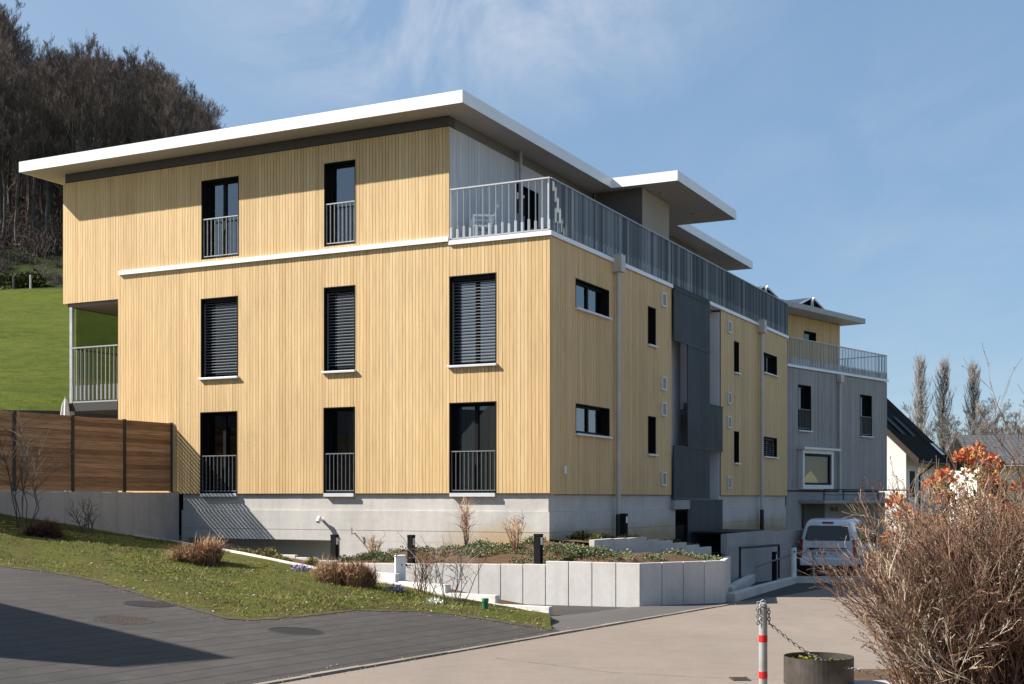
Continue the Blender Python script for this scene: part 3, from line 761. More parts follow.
# wall vents
for (v, z) in ((7.26, 5.33), (7.26, 3.07), (7.26, 2.37), (7.26, .49), (13.26, 5.31), (13.26, 3.09), (13.26, 2.34), (13.26, .45)):
    mb = MB(); w, h = .16, .185
    mb.box(v-w, v+w, .0, .05, z+h-.035, z+h, None, RIGHT); mb.box(v-w, v+w, .0, .05, z-h, z-h+.035, None, RIGHT)
    mb.box(v-w, v-w+.035, .0, .05, z-h+.035, z+h-.035, None, RIGHT); mb.box(v+w-.035, v+w, .0, .05, z-h+.035, z+h-.035, None, RIGHT)
    f = mb.build('wall_vent', M['stone_sill'], bld)
    mb = MB()
    for i in range(6): mb.box(v-w+.036, v+w-.036, .003, .03, z-h+.045+i*.048, z-h+.075+i*.048, None, RIGHT)
    mb.build('louver', M['galv'], f)
# doorbell plate
mb = MB(); mb.box(.68, .80, .002, .05, .52, .70, None, RIGHT); mb.build('wall_box', M['stone_sill'], bld)

# stair recess and mesh screens
mb = MB(); mb.box(7.96, 8.02, .05, 2.38, -1.6, 5.68); mb.box(12.43, 12.49, .05, 2.38, -1.6, 5.68); mb.box(8.03, 12.42, 2.30, 2.38, -1.6, 5.68)
for z in (-.2, 2.75, 5.5): mb.box(9.95, 12.42, .35, 2.29, z-.2, z)
mb.box(8.03, 9.9, .42, .5, -.05, 5.66)
mb.build('stair_recess', M['plaster'], bld)
def screen(v0, v1, z0, z1, d=.055):
    mb = MB(); n = round((v1-v0)/.04)
    for i in range(n):
        c = v0+(v1-v0)*(i+.5)/n
        mb.box(c-.015, c+.015, d-.02, d+(.003 if i % 2 else .0), z0+.03, z1-.03, rnd.random(), RIGHT)
    mb.box(v0, v1, d-.03, d-.022, z0+.02, z1-.02, .2, RIGHT)
    for z in (z0, z1-.03): mb.box(v0, v1, d-.04, d+.02, z, z+.03, .6, RIGHT)
    mb.build('mesh_screen', M['screen_mesh'], bld)
M['screen_mesh'] = tinted('screen_mesh', [(0, (.050, .060, .068)), (1, (.074, .086, .095))], .55, (.5, .5, .35), .6, spec=.2)
screen(8.0, 11.19, 4.32, 5.74); screen(9.18, 11.19, 1.43, 4.31); screen(11.2, 12.48, 1.39, 2.77)
screen(8.0, 11.19, -.06, 1.42); screen(9.18, 12.48, -1.9, -.08)
screen(8.0, 11.19, 5.76, 5.86, .05)

# plinth of fair-faced concrete with the garage mouth
mb = MB()
mb.box(.07, .35, .07, 10.40, -.33, .075); mb.box(.35, 7.95, .07, .35, -.33, .045)      # upper recessed course
mb.box(.03, .35, .03, 10.42, -.785, -.332); mb.box(.03, .35, .03, 10.42, -1.04, -.795); mb.box(.05, .34, .05, 10.40, -.796, -.784)
mb.box(.03, .35, .03, 5.56, -3.0, -1.042); mb.box(.03, .35, 10.2, 10.42, -3.0, -1.042)
mb.box(.352, 8.35, .03, .35, -.785, -.332); mb.box(.352, 8.35, .03, .35, -3.2, -.795); mb.box(.342, 8.35, .05, .34, -.797, -.783)
mb.build('plinth', M['concrete'], bld)
mb = MB()
mb.box(12.56, 20.42, .07, .35, -.33, .04); mb.box(12.56, 20.44, .03, .35, -.785, -.332); mb.box(12.56, 20.44, .03, .35, -3.2, -.795); mb.box(12.56, 20.44, .05, .34, -.796, -.784)
mb.build('plinth', M['concrete'], bld)
mb = MB(); mb.box(.36, 5.2, 5.45, 5.56, -3, -1.05); mb.box(1.1, 1.3, 5.6, 12.2, -3, -1.05); mb.box(.36, 5.2, 5.57, 12.2, -1.05, -1.0)
mb.box(.36, 4.8, 10.2, 10.4, -3, -1.06); mb.box(-.2, 5, 5.57, 10.2, -2.75, -2.66)
mb.build('garage', M['white_plaster'], bld)
mb = MB(); mb.box(8.36, 9.15, .03, .34, -1.9, -.79); mb.build('basement_door', M['black_matt'], bld)
mb = MB(); mb.box(7.97, 9.3, -.08, .34, -.34, -.09); mb.build('stair_ledge', M['concrete_grey'], bld)

# loggia at the far end
mb = MB(); mb.box(.03, 3.9, 12.60, 14.44, 2.31, 2.53); mb.build('loggia_floor', M['post_dark'], bld)
mb = MB(); mb.box(.06, 3.9, 12.60, 14.40, 5.12, 5.21); mb.build('loggia_ceiling', M['band_warm'], bld)
for x in (.05, 3.7):
    mb = MB(); mb.box(x, x+.09, 14.24, 14.33, -.6, 5.12); mb.build('loggia_post', M['galv_bright'], bld)
M['loggia_bar'] = tinted('loggia_bar', [(0, (.15, .16, .165)), (.7, (.27, .285, .29)), (1, (.45, .46, .46))], .5, spec=.3)
def loggia_rail(mp, a0, a1, seed, plates=True):
    mb = MB(); n = round((a1-a0)/.145); r = random.Random(seed)
    for i in range(n+1):
        c = a0+(a1-a0)*i/n; tn = r.random()
        mb.box(c-.005, c+.005, -.010, .010, 2.55, 4.0, tn, mp); 
        if plates: mb.box(c-.03, c+.025, -.012, .02, 2.60, 3.0, .5*tn, mp)
    mb.box(a0, a1, -.03, .03, 4.0, 4.03, .8, mp); mb.box(a0, a1, -.03, .03, 2.535, 2.57, .8, mp)
    mb.build('loggia_railing', M['loggia_bar'], bld)
loggia_rail(lambda a, d, z: (.06-d, a, z), 12.6, 14.22, 5); loggia_rail(lambda a, d, z: (a, 14.30+d, z), .2, 3.65, 6, False)
mb = MB(); mb.box(.16, 3.68, 14.18, 14.20, 2.56, 5.11); mb.build('wind_glass', M['tint_glass'], bld)
# plinth lamp and hook on the front
mb = MB(); mb.tube([(.03, 6.05, -.56), (-.10, 6.05, -.55)], .035, 12); mb.tube([(-.09, 6.05, -.49), (-.17, 6.05, -.60)], .055, 12); mb.build('wall_lamp', M['plastic_white'], bld)
mb = MB(); mb.tube([(.03, 5.13, -.86), (-.10, 5.13, -.88), (-.10, 5.13, -.72)], .016, 8); mb.build('wall_hook', M['galv'], bld)

# ---- things standing on the roof terrace
def plastic_chair(loc, rz):
    t = thing('garden_chair', 'white plastic armchair on the roof terrace behind the railing', 'chair', loc, rz)
    mb = MB(); mb.box(-.24, .24, -.22, .24, .40, .44); mb.build('seat', M['plastic_white'], t)
    mb = MB()
    for i in range(5): mb.hexa([(-.22+i*.092, .22, .46), (-.22+i*.092+.06, .22, .46), (-.22+i*.092+.06, .25, .46), (-.22+i*.092, .25, .46), (-.22+i*.092, .34, .88), (-.22+i*.092+.06, .34, .88), (-.22+i*.092+.06, .37, .88), (-.22+i*.092, .37, .88)])
    mb.box(-.24, .24, .34, .38, .86, .92); mb.build('backrest', M['plastic_white'], t)
    for sx in (-1, 1):
        mb = MB(); mb.box(sx*.27-.03, sx*.27+.03, -.22, .32, .63, .67); mb.build('armrest', M['plastic_white'], t)
        for y in (-.2, .2):
            mb = MB(); mb.tube([(sx*.27, y, 0), (sx*.25, y, .64)], [.022, .032], 6); mb.build('leg', M['plastic_white'], t)
p = B2W(.62, 2.05, 5.80); plastic_chair(p, BROT+math.radians(215))
p = B2W(2.9, 1.5, 5.80); t = thing('patio_table', 'small brown wooden table on the roof terrace by the door', 'table', p, BROT)
mb = MB(); mb.box(-.4, .4, -.3, .3, .68, .72); mb.build('table_top', M['fence_wood'], t)
for sx in (-.34, .34):
    for sy in (-.25, .25):
        mb = MB(); mb.box(sx-.025, sx+.025, sy-.025, sy+.025, 0, .68); mb.build('leg', M['fence_wood'], t)

# ------------------------------------------------------------------ grey neighbour block
GX, GY = 10.1373, 47.0; gd = Vector((.656, .7548)); GROT = math.atan2(gd.y, gd.x)
gb = thing('grey_building', 'grey boarded building with yellow top floor, bay window and solar panels on its roof', 'building', (GX, GY, 0), GROT)
GF = RIGHT
gh = [(.83, 1.85, 2.51, 4.21), (6.0, 7.06, 2.48, 4.15)]
cladding('cladding', M['grey_board'], GF, .0, 8.5, .25, 4.80, gh, pitch=.14, gap=.01, parent=gb, seed=31)
backing('wall', M['backing'], GF, .05, 8.45, .25, 4.78, gh, -.33, -.045, gb)
cladding('cladding', M['grey_board'], lambda a, d, z: (8.5+d, a, z), .03, 9, .25, 4.80, [], pitch=.14, gap=.01, parent=gb, seed=32)
for h in gh: window(gb, GF, *h, depth=.2, mullion=None, rail=.8)
mb = MB(); mb.box(.1, 8.44, .36, 9, -3, 4.78); mb.build('wall_core', M['dark_interior'], gb)
mb = MB(); mb.box(.05, 8.42, .05, .34, -3.2, .2); mb.box(8.3, 8.45, .34, 9, -3.2, .2); mb.build('plinth', M['concrete_grey'], gb)
mb = MB(); mb.box(-.05, 8.56, -.05, 9, 4.82, 4.91); mb.build('balcony_edge', M['white_metal'], gb)
# bay window
mb = MB(); a0, a1, z0, z1 = .84, 3.30, .30, 1.78; d = .20
mb.box(a0, a1, .0, d, z0, z0+.16, None, GF); mb.box(a0, a1, .0, d, z1-.14, z1, None, GF); mb.box(a0, a0+.14, .0, d, z0+.16, z1-.14, None, GF); mb.box(a1-.16, a1, .0, d, z0+.16, z1-.14, None, GF)
mb.box(a0-.1, a1+.35, .0, d+.12, z1+.004, z1+.09, None, GF)
bay = mb.build('bay_window', M['stone_sill'], gb)
mb = MB(); mb.box(a0+.15, a0+.22, .1, d-.04, z0+.17, z1-.15, None, GF); mb.box(a1-.30, a1-.17, .1, d-.04, z0+.17, z1-.15, None, GF); mb.box(a0+.22, a1-.30, .1, d-.041, z1-.24, z1-.15, None, GF); mb.box(a0+.22, a1-.30, .1, d-.041, z0+.17, z0+.24, None, GF)
mb.build('frame', M['black'], bay)
mb = MB(); mb.box(a0+.2, a1-.28, .12, .13, z0+.2, z1-.2, None, GF); mb.build('pane', M['bay_glass'], bay)
M['warm_shade'] = plain('warm_shade', (.75, .58, .28), .9); M['olive_wall'] = plain('olive_wall', (.10, .095, .06), .9)  # warm tone imitates light seen in the bay pane
mb = MB(); mb.box(a0+.15, a1-.2, .012, .03, z0+.17, z1-.15, None, GF); mb.build('lining', M['olive_wall'], bay)
mb = MB(); c = a0+.72; mb.quad([GF(c-.50, .08, z0+.20), GF(c+.75, .08, z0+.20), GF(c+.62, .08, z0+.38), GF(c+.10, .08, z0+.70), GF(c-.45, .08, z0+.40)]); mb.build('lamp_shade', M['warm_shade'], bay)  # flat warm-coloured shape painting the light patch seen in the pane
mb = MB(); mb.tube([(4.06, -.09, 4.75), (4.06, -.09, .2)], .05, 10); mb.box(3.93, 4.19, .01, .2, 4.5, 4.8, None, GF); mb.build('downpipe', M['pipe'], gb)
bar_railing('balcony_railing', GF, .05, 8.45, 4.95, 5.93, .13, M['galv_bar'], gb, depth=.03, seed=41)
bar_railing('balcony_railing', lambda a, d, z: (8.44+d, a, z), .08, 6.0, 4.95, 5.93, .13, M['galv_bar'], gb, depth=.03, seed=42)
# top floor
ph = [(5.42, 6.46, 6.46, 6.86)]
PHF = lambda a, d, z: (a, 2.2-d, z)
cladding('cladding', M['larch'], PHF, .4, 8.63, 4.92, 7.40, ph, pitch=.135, gap=.01, parent=gb, seed=33)
backing('wall', M['backing'], PHF, .5, 8.58, 4.93, 7.40, ph, -.33, -.045, gb)
cladding('cladding', M['larch'], lambda a, d, z: (8.63+d, a, z), 2.23, 9, 4.92, 7.40, [], pitch=.135, gap=.01, parent=gb, seed=34)
mb = MB(); mb.box(.5, 8.58, 2.56, 9, 4.93, 7.41); mb.build('wall_core', M['dark_interior'], gb)
window(gb, PHF, *ph[0], depth=.15, sill=False)
mb = MB(); mb.box(.2, 8.95, 1.2, 10.2, 7.42, 7.61); gr_ = mb.build('roof', M['soffit'], gb)
mb = MB(); mb.box(.2, 8.965, 1.185, 1.198, 7.41, 7.62); mb.box(8.952, 8.965, 1.2, 10.2, 7.41, 7.62); mb.box(.2, 8.95, 1.2, 10.2, 7.613, 7.62); mb.build('fascia', M['galv'], gr_)
for x in (.5, 4.3):
    yy = 1.9
    mb = MB(); mb.hexa([(x, yy, 7.72), (x+1.2, yy, 8.16), (x+1.2, yy+2.4, 8.16), (x, yy+2.4, 7.72), (x, yy, 7.76), (x+1.2, yy, 8.20), (x+1.2, yy+2.4, 8.20), (x, yy+2.4, 7.76)])
    mb.hexa([(x+1.32, yy, 8.16), (x+2.5, yy, 7.72), (x+2.5, yy+2.4, 7.72), (x+1.32, yy+2.4, 8.16), (x+1.32, yy, 8.20), (x+2.5, yy, 7.76), (x+2.5, yy+2.4, 7.76), (x+1.32, yy+2.4, 8.20)])
    s_ = mb.build('solar_panel', M['solar'], gr_)
    mb = MB()
    for e in (0, 1.2, 1.32, 2.5): mb.tube([(x+e, yy, 7.62), (x+e, yy, 7.75 if e in (0, 2.5) else 8.17)], .025, 6)
    mb.tube([(x-.02, yy-.01, 7.74), (x+1.2, yy-.01, 8.19)], .035, 6); mb.tube([(x+1.32, yy-.01, 8.19), (x+2.52, yy-.01, 7.74)], .035, 6); mb.tube([(x, yy, 7.68), (x+2.5, yy, 7.68)], .03, 6)
    mb.build('frame', M['alu'], s_)
# ground floor entrance of the grey block
mb = MB(); mb.box(1.2, 2.9, .0, .03, -3.0, -.28, None, GF); mb.build('garage_door', M['post_dark'], gb)
mb = MB(); mb.box(1.0, 8.5, .0, 1.0, -.24, -.12, None, GF); cp = mb.build('entrance_canopy', M['concrete_grey'], gb)
mb = MB()
mb.tube([(1.05, -.95, .28), (8.45, -.95, .28)], .025, 6); mb.tube([(1.05, -.95, .08), (8.45, -.95, .08)], .012, 6)
for x in (1.05, 2.6, 4.1, 5.6, 7.1, 8.4): mb.tube([(x, -.95, -.12), (x, -.95, .28)], .025, 6)
mb.build('canopy_railing', M['post_dark'], cp)
mb = MB()
for i, x in enumerate((3.5, 3.63, 3.86, 4.0)):
    if i in (0, 2): mb.box(x, x+.03, .002, .015, -.56, -.40, None, GF); mb.box(x+.05, x+.08, .002, .015, -.56, -.40, None, GF)
    else: mb.box(x, x+.03, .002, .015, -.56, -.40, None, GF)
mb.build('wall_number', M['post_dark'], gb)

# ------------------------------------------------------------------ fence on retaining wall
FY = 10.72
fen = thing('wooden_fence', 'brown horizontal board privacy fence with dark posts beside the yellow building', 'fence', (CX, CY, 0), BROT)
xs = [-.02, -1.705, -3.39, -5.10, -6.8, -8.5]
rr = random.Random(21)
for a, b in zip(xs, xs[1:]):
    mb = MB(); n = 16; h = (1.89-.15)/n
    for i in range(n):
        z = .15+i*h; tn = rr.random()
        g = .0135+rr.uniform(-.003, .003); x0, x1, y0, y1, sh = b+.042, a-.042, FY-.011, FY+.011, .0197      # rhombus profile
        mb.hexa([(x0, y0, z), (x1, y0, z), (x1, y1, z+sh), (x0, y1, z+sh), (x0, y0, z+h-g), (x1, y0, z+h-g), (x1, y1, z+h-g+sh), (x0, y1, z+h-g+sh)], tn)
    mb.build('fence_panel', M['fence_wood'], fen)
for x in xs:
    mb = MB(); mb.box(x-.04, x+.04, FY-.035, FY+.035, .12, 1.91); mb.build('post', M['post_dark'], fen)
mb = MB(); mb.box(-.012, .0, FY-.10, FY-.04, .14, 1.88); mb.build('end_board', M['larch'], fen)
# retaining wall of upright concrete elements
rw = thing('retaining_wall', 'grey concrete retaining wall of upright elements under the brown fence', 'wall', (CX, CY, 0), BROT)
x = -.02; k = 0
while x > -9:
    mb = MB(); mb.box(x-.546, x, 10.46, 10.95, -2.4, .115+rnd.uniform(-.004, .004)); mb.build('wall_element', M['concrete_wall'], rw, bevel=.006); x -= .55
# terrace behind
mb = MB(); mb.box(-9.2, 6.5, 10.96, 22, -1.6, .03); o = mb.build('garden_terrace', M['gravel_pale']); o.location = (CX, CY, 0); o.rotation_euler = (0, 0, BROT); o['kind'] = 'structure'
# closed parasol and flat shed roof behind the fence
p = B2W(-.9, 13.2, .03); t = thing('closed_parasol', 'folded white garden parasol showing above the brown fence', 'parasol', (-12.05, 34.4, .03), 0)
mb = MB(); mb.cyl((0, 0, 0), .25, .08, 16); mb.build('base', M['concrete_grey'], t)
mb = MB(); mb.cyl((0, 0, .08), .022, 2.6, 8); mb.build('pole', M['galv'], t)
mb = MB(); n = 14
prof = [(.9, .10), (1.2, .17), (1.7, .19), (2.1, .15), (2.45, .10), (2.62, .03)]
for (z0, r0), (z1, r1) in zip(prof, prof[1:]):
    for i in range(n):
        a0, a1 = 2*math.pi*i/n, 2*math.pi*(i+1)/n
        f0 = 1 if i % 2 else .72; f1 = .72 if i % 2 else 1
        mb.quad([(r0*f0*math.cos(a0), r0*f0*math.sin(a0), z0), (r0*f1*math.cos(a1), r0*f1*math.sin(a1), z0), (r1*f1*math.cos(a1), r1*f1*math.sin(a1), z1), (r1*f0*math.cos(a0), r1*f0*math.sin(a0), z1)])
mb.build('canopy', plain('parasol_cloth', (.68, .66, .60), .9), t)
t = thing('garden_shed', 'low garden shed with flat black roof edge behind the brown fence', 'shed', (-15.6, 37.0, .0), math.radians(14))
mb = MB(); mb.box(-2.0, 4.6, -1.2, 1.2, -.3, 2.28); mb.build('wall', M['concrete_grey'], t)
mb = MB(); mb.box(-2.2, 4.9, -1.4, 1.4, 2.285, 2.45); mb.build('roof', M['post_dark'], t)

# ------------------------------------------------------------------ planters of concrete elements
pl = thing('planter_wall', 'pale concrete element wall holding the raised planting bed by the road', 'wall')
def el_wall(p, q, zt0, zt1, zb, n, th=.11, inward=1):
    d = (q-p); L = d.length; a = d/L; nrm = Vector((-a.y, a.x))*inward
    for i in range(n):
        s0, s1 = L*i/n+.007, L*(i+1)/n-.007
        zt = zt0+(zt1-zt0)*(i+.5)/n
        A, B = p+a*s0, p+a*s1
        mb = MB(); mb.hexa([(A.x, A.y, zb), (B.x, B.y, zb), (B.x+nrm.x*th, B.y+nrm.y*th, zb), (A.x+nrm.x*th, A.y+nrm.y*th, zb),
                            (A.x, A.y, zt), (B.x, B.y, zt), (B.x+nrm.x*th, B.y+nrm.y*th, zt), (A.x+nrm.x*th, A.y+nrm.y*th, zt)])
        o = mb.build('wall_element', M['concrete_light'], pl, bevel=.008)
el_wall(PA2, PA, -1.25, -1.40, -2.9, 3); el_wall(PA, PB, -1.43, -1.335, -2.9, 10)
el_wall(PB, PC, -1.27, -1.27, -2.6, 4)
el_wall(PC, PD, -1.268, -1.268, -2.6, 4)
el_wall(PD, PE, -1.268, -1.40, -2.6, 9)
# soil of the bed
def bil(a, b, c, d, n, m, amp=.05):
    rr = random.Random(int(abs(a[0]*100)))
    out = []
    for i in range(n):
        r = []
        for j in range(m):
            u, v = i/(n-1), j/(m-1)
            p = Vector(a).lerp(Vector(b), u).lerp(Vector(d).lerp(Vector(c), u), v)
            if 0 < i < n-1 and 0 < j < m-1: p.z += .12*math.sin(math.pi*v)*math.sin(math.pi*u)+rr.uniform(-amp, amp)
            r.append(p)
        out.append(r)
    return out
c0 = B2W(.05, 0, 0); 
bl_ = B2W(.03, 5.45, 0)
SA = (PA2.x+.1, PA2.y+.1, -1.52); SB = (PB.x+.05, PB.y+.08, -1.40); SC = (PC.x, PC.y+.1, -1.34); SD = (PD.x-.06, PD.y+.08, -1.33)
lw0 = B2W(-1.55, -1.62); lw1 = B2W(4.6, -1.62)
Q1 = bil(SA, SB, (c0.x, c0.y, -.95), (bl_.x, bl_.y, -1.5), 24, 12)
Q2 = bil(SB, SC, (lw0.x, lw0.y, -1.1), (c0.x, c0.y, -.95), 12, 12)
Q3 = bil(SC, SD, (lw1.x+.6, lw1.y-.2, -1.52), (lw0.x, lw0.y, -1.1), 10, 16, .03)
mb = MB(); mb.grid(Q1); mb.grid(Q2); mb.grid(Q3)
u0, u1, u2, u3 = B2W(-1.5, -1.55), B2W(8.2, -1.55), B2W(8.2, .04), B2W(-.05, .04)
Q4 = bil((*u0.xy, -.93), (*u1.xy, -1.55), (*u2.xy, -1.5), (*u3.xy, -.93), 20, 8, .03); mb.grid(Q4)
structure('planting_soil', mb, M['soil'], smooth=True)
# stepped low wall along the shaded side
sw = thing('stepped_wall', 'low stepped concrete wall descending along the shaded side of the building', 'wall', (CX, CY, 0), BROT)
lw = [(-1.57, -.87), (-.5, -.88), (.22, -.89), (1.45, -.97), (2.22, -1.02), (3.17, -1.10), (4.18, -1.19), (5.17, -1.27), (6.14, -1.35)]
for (a, z), (b, _) in zip(lw, lw[1:]):
    mb = MB(); mb.box(a+.004, b-.004, -1.72, -1.60, -2.2, z); mb.build('wall_element', M['concrete_light'], sw, bevel=.006)

# light well wall, handrail frame, further along the shaded side
wl = thing('light_well_wall', 'grey concrete wall around the basement steps in the shade of the building', 'wall', (CX, CY, 0), BROT)
mb = MB(); mb.box(7.8, 12.5, -1.62, -1.45, -3.2, -1.0); mb.box(12.34, 12.5, -1.449, .0, -3.2, -1.0); mb.build('wall_body', M['concrete_grey'], wl)
mb = MB(); mb.box(12.52, 20.2, -1.60, -1.46, -3.3, -1.06); mb.build('wall_body', M['concrete_wall'], wl)
mb = MB(); mb.box(9.4, 12.3, -1.40, -.1, -1.03, -.98); mb.build('well_cover', M['post_dark'], wl)
t = thing('pipe_handrail', 'dark rectangular pipe rail in front of the light well wall', 'handrail', (CX, CY, 0), BROT)
mb = MB(); mb.tube([(7.9, -1.95, -2.25), (7.9, -1.95, -1.36), (11.9, -1.95, -1.42), (11.9, -1.95, -2.4)], .035, 8); mb.build('rail', M['post_dark'], t)

def bollard_light(loc, h, label, s=.14):
    t = thing('bollard_light', label, 'bollard light', loc, BROT, 'black bollard lights')
    mb = MB(); mb.box(-s/2, s/2, -s/2, s/2, -.3, h-.05); mb.build('post', M['black_matt'], t)
    mb = MB(); mb.box(-s/2-.004, s/2+.004, -s/2-.004, s/2+.004, h-.05, h); mb.build('cap', M['black'], t)
    mb = MB(); mb.box(-s/2+.02, s/2-.02, -s/2-.004, -s/2-.001, h-.22, h-.07); mb.build('lens', M['alu'], t)
bollard_light((-2.13, 26.95, -1.38), .58, 'black square bollard light just beside the white marker post', .12)
bollard_light((.53, 25.62, -1.34), .60, 'tall black bollard light standing over the step in the pale planter wall')
bollard_light((-3.93, 28.25, -1.45), .62, 'black bollard light at the garage opening under the wall lamp', .13)
q = B2W(2.12, -.9, -.98); bollard_light(tuple(q), .60, 'black bollard light among dark plants beside the downpipe in the shade', .14)
q = B2W(10.84, -2.1, -2.2); bollard_light(tuple(q), .62, 'black bollard light in front of the light well wall', .12)

# posts and markers
t = thing('marker_post', 'squat white square post in front of the planter wall', 'post', (-2.16, 24.62, -1.7), math.radians(10))
mb = MB(); mb.box(-.1, .1, -.1, .1, -.35, .58); mb.build('post_body', M['plastic_white'], t, bevel=.01)
mb = MB(); mb.cyl((.105, -.02, .36), .03, .05, 10); mb.build('cap', M['black'], t)
t = thing('marker_stub', 'short green plastic stake at the edge of the driveway pavers', 'stake', (-.42, 20.0, -1.84))
mb = MB(); mb.cyl((0, 0, -.1), .05, .30, 12); mb.build('stake_tube', M['plastic_green'], t)
mb = MB(); mb.cyl((0, 0, .20), .056, .05, 12); mb.build('cap', plain('cap_green', (.03, .2, .08), .4), t)
t = thing('white_post', 'slim white post standing on the low kerb near the van', 'post', (8.0, 36.2, -2.45))
mb = MB(); mb.tube([(0, 0, -.2), (0, 0, 1.02)], .075, 12); mb.build('pole', M['plastic_white'], t)
mb = MB(); mb.tube([(0, 0, 1.02), (0, 0, 1.06)], [.08, .05], 12); mb.tube([(0, -.078, .9), (0, -.085, .9)], .03, 8); mb.build('cap', M['band_dark'], t)
t = thing('chain_rail', 'thin grey handrail rising from the low kerb towards the van', 'handrail')
mb = MB(); mb.tube([(6.6, 37.0, -2.2), (8.0, 36.3, -1.62), (8.75, 36.4, -1.50), (9.0, 36.5, -1.50), (9.6, 36.6, -1.52)], .022, 6); mb.tube([(8.6, 36.35, -2.45), (8.6, 36.35, -1.52)], .03, 8); mb.build('rail', M['galv'], t)
def low_kerb(label, pts, h=.16):
    t = thing('low_kerb', label, 'kerb'); mb = MB()
    for a, b in zip(pts, pts[1:]):
        a, b = Vector((*a, 0)), Vector((*b, 0)); d = b-a; n = Vector((-d.y, d.x, 0)).normalized()*.1
        za, zb = road_z(a.x, a.y), road_z(b.x, b.y)
        f = lambda v, z: (v.x, v.y, z)
        mb.hexa([f(a-n, za-.2), f(b-n, zb-.2), f(b+n, zb-.2), f(a+n, za-.2), f(a-n, za+h), f(b-n, zb+h), f(b+n, zb+h), f(a+n, za+h)])
    mb.build('kerb_stones', M['concrete_light'], t, bevel=.01)
low_kerb('low concrete kerb running from the planter end to the white post', [(4.5, 26.3), (6.0, 30.6), (8.0, 36.2), (10.5, 37.0)])
low_kerb('low concrete kerb nearer the building behind the other kerb', [(4.75, 28.0), (6.0, 33.0), (7.3, 38.3)], .22)

# manhole covers and drain
def cover(name, label, x, y, r, zfn, mat, n=28, slots=True):
    def nz(p, q): return zfn(p, q)
    dx = (nz(x+.3, y)-nz(x-.3, y))/.6; dy = (nz(x, y+.3)-nz(x, y-.3))/.6
    o = thing(name, label, 'manhole cover', (x, y, nz(x, y)+.0075))
    mb = MB(); P1 = [(r*math.cos(2*math.pi*i/n), r*math.sin(2*math.pi*i/n)) for i in range(n)]
    ring = lambda rr, zz: [(rr*c/r, rr*s/r, (rr*c/r)*dx+(rr*s/r)*dy+zz) for c, s in P1]
    A, B_ = ring(r, 0.0), ring(r*.9, .003)
    for i in range(n): mb.quad([A[i], A[(i+1) % n], B_[(i+1) % n], B_[i]])
    mb.build('rim', M['cover_rim'], o)
    mb = MB(); mb.quad(ring(r*.895, .0))
    if slots:
        for i in range(-5, 6):
            w = math.sqrt(max(0, (r*.85)**2-(i*r*.15)**2))
            for j in range(int(w/ (r*.15))*2+1):
                xx = -w+j*r*.15+.01; yy = i*r*.15
                if xx+r*.08 > w: break
                mb.quad([(xx, yy, xx*dx+yy*dy+.004), (xx+r*.085, yy, (xx+r*.085)*dx+yy*dy+.004), (xx+r*.085, yy+r*.085, (xx+r*.085)*dx+(yy+r*.085)*dy+.004), (xx, yy+r*.085, xx*dx+(yy+r*.085)*dy+.004)])
    mb.build('lid', mat, o)
M['cover_rim'] = plain('cover_rim', (.03, .028, .026), .6, .2)
M['rusty'] = plain('rusty', (.065, .048, .036), .7, .2, .3, 20); M['slate_lid'] = plain('slate_lid', (.026, .025, .024), .85, 0, .3, 14, spec=.15)
pz = lambda x, y: paver_z(x, y)
cover('manhole_cover', 'rusty studded round manhole cover in the driveway pavers', -4.72, 15.5, .36, pz, M['rusty'])
cover('manhole_cover', 'dark plain round manhole cover in the pavers below the grass tuft', -2.68, 15.8, .36, pz, M['slate_lid'], slots=False)
cover('manhole_cover', 'dark slate cover at the very edge of the lawn', -4.95, 17.35, .34, lambda x, y: paver_z(x, y)+.006, M['slate_lid'], slots=False)
o = thing('road_drain', 'small iron road drain at the bottom edge of the road', 'drain', (2.2, 12.3, road_z(2.2, 12.3)+.006))
mb = MB()
for i in range(5): mb.box(-.07, .07, -.12+i*.05, -.09+i*.05, -.03, .004)
mb.box(-.085, -.07, -.13, .13, -.03, .005); mb.box(.07, .085, -.13, .13, -.03, .005); mb.build('grate', M['rusty'], o)

# ------------------------------------------------------------------ red and white bollard, chain, steel ring
bx, by = 2.245, 11.4; bz = road_z(bx, by)
t = thing('parking_bollard', 'galvanised steel bollard with two red bands beside the road', 'bollard', (bx, by, bz))
mb = MB(); mb.cyl((0, 0, -.1), .038, .1+.765, 18); mb.tube([(0, 0, .765), (0, 0, .785), (0, 0, .795)], [.038, .030, .012], 18); mb.build('post', M['galv'], t, smooth=False)
for z in (.44, .115):
    mb = MB(); mb.cyl((0, 0, z), .0395, .062, 18); mb.build('red_band', M['red_band'], t)
mb = MB(); mb.tube([(-.02, 0, .775), (-.018, 0, .805), (0, 0, .815), (.018, 0, .805), (.02, 0, .775)], .007, 8); mb.tube([(-.045, -.02, .70), (-.055, -.02, .80), (-.03, -.02, .80)], .006, 6); mb.build('shackle', M['galv'], t)
M['chain_steel'] = plain('chain_steel', (.17, .165, .16), .5, .4, .3, 20)
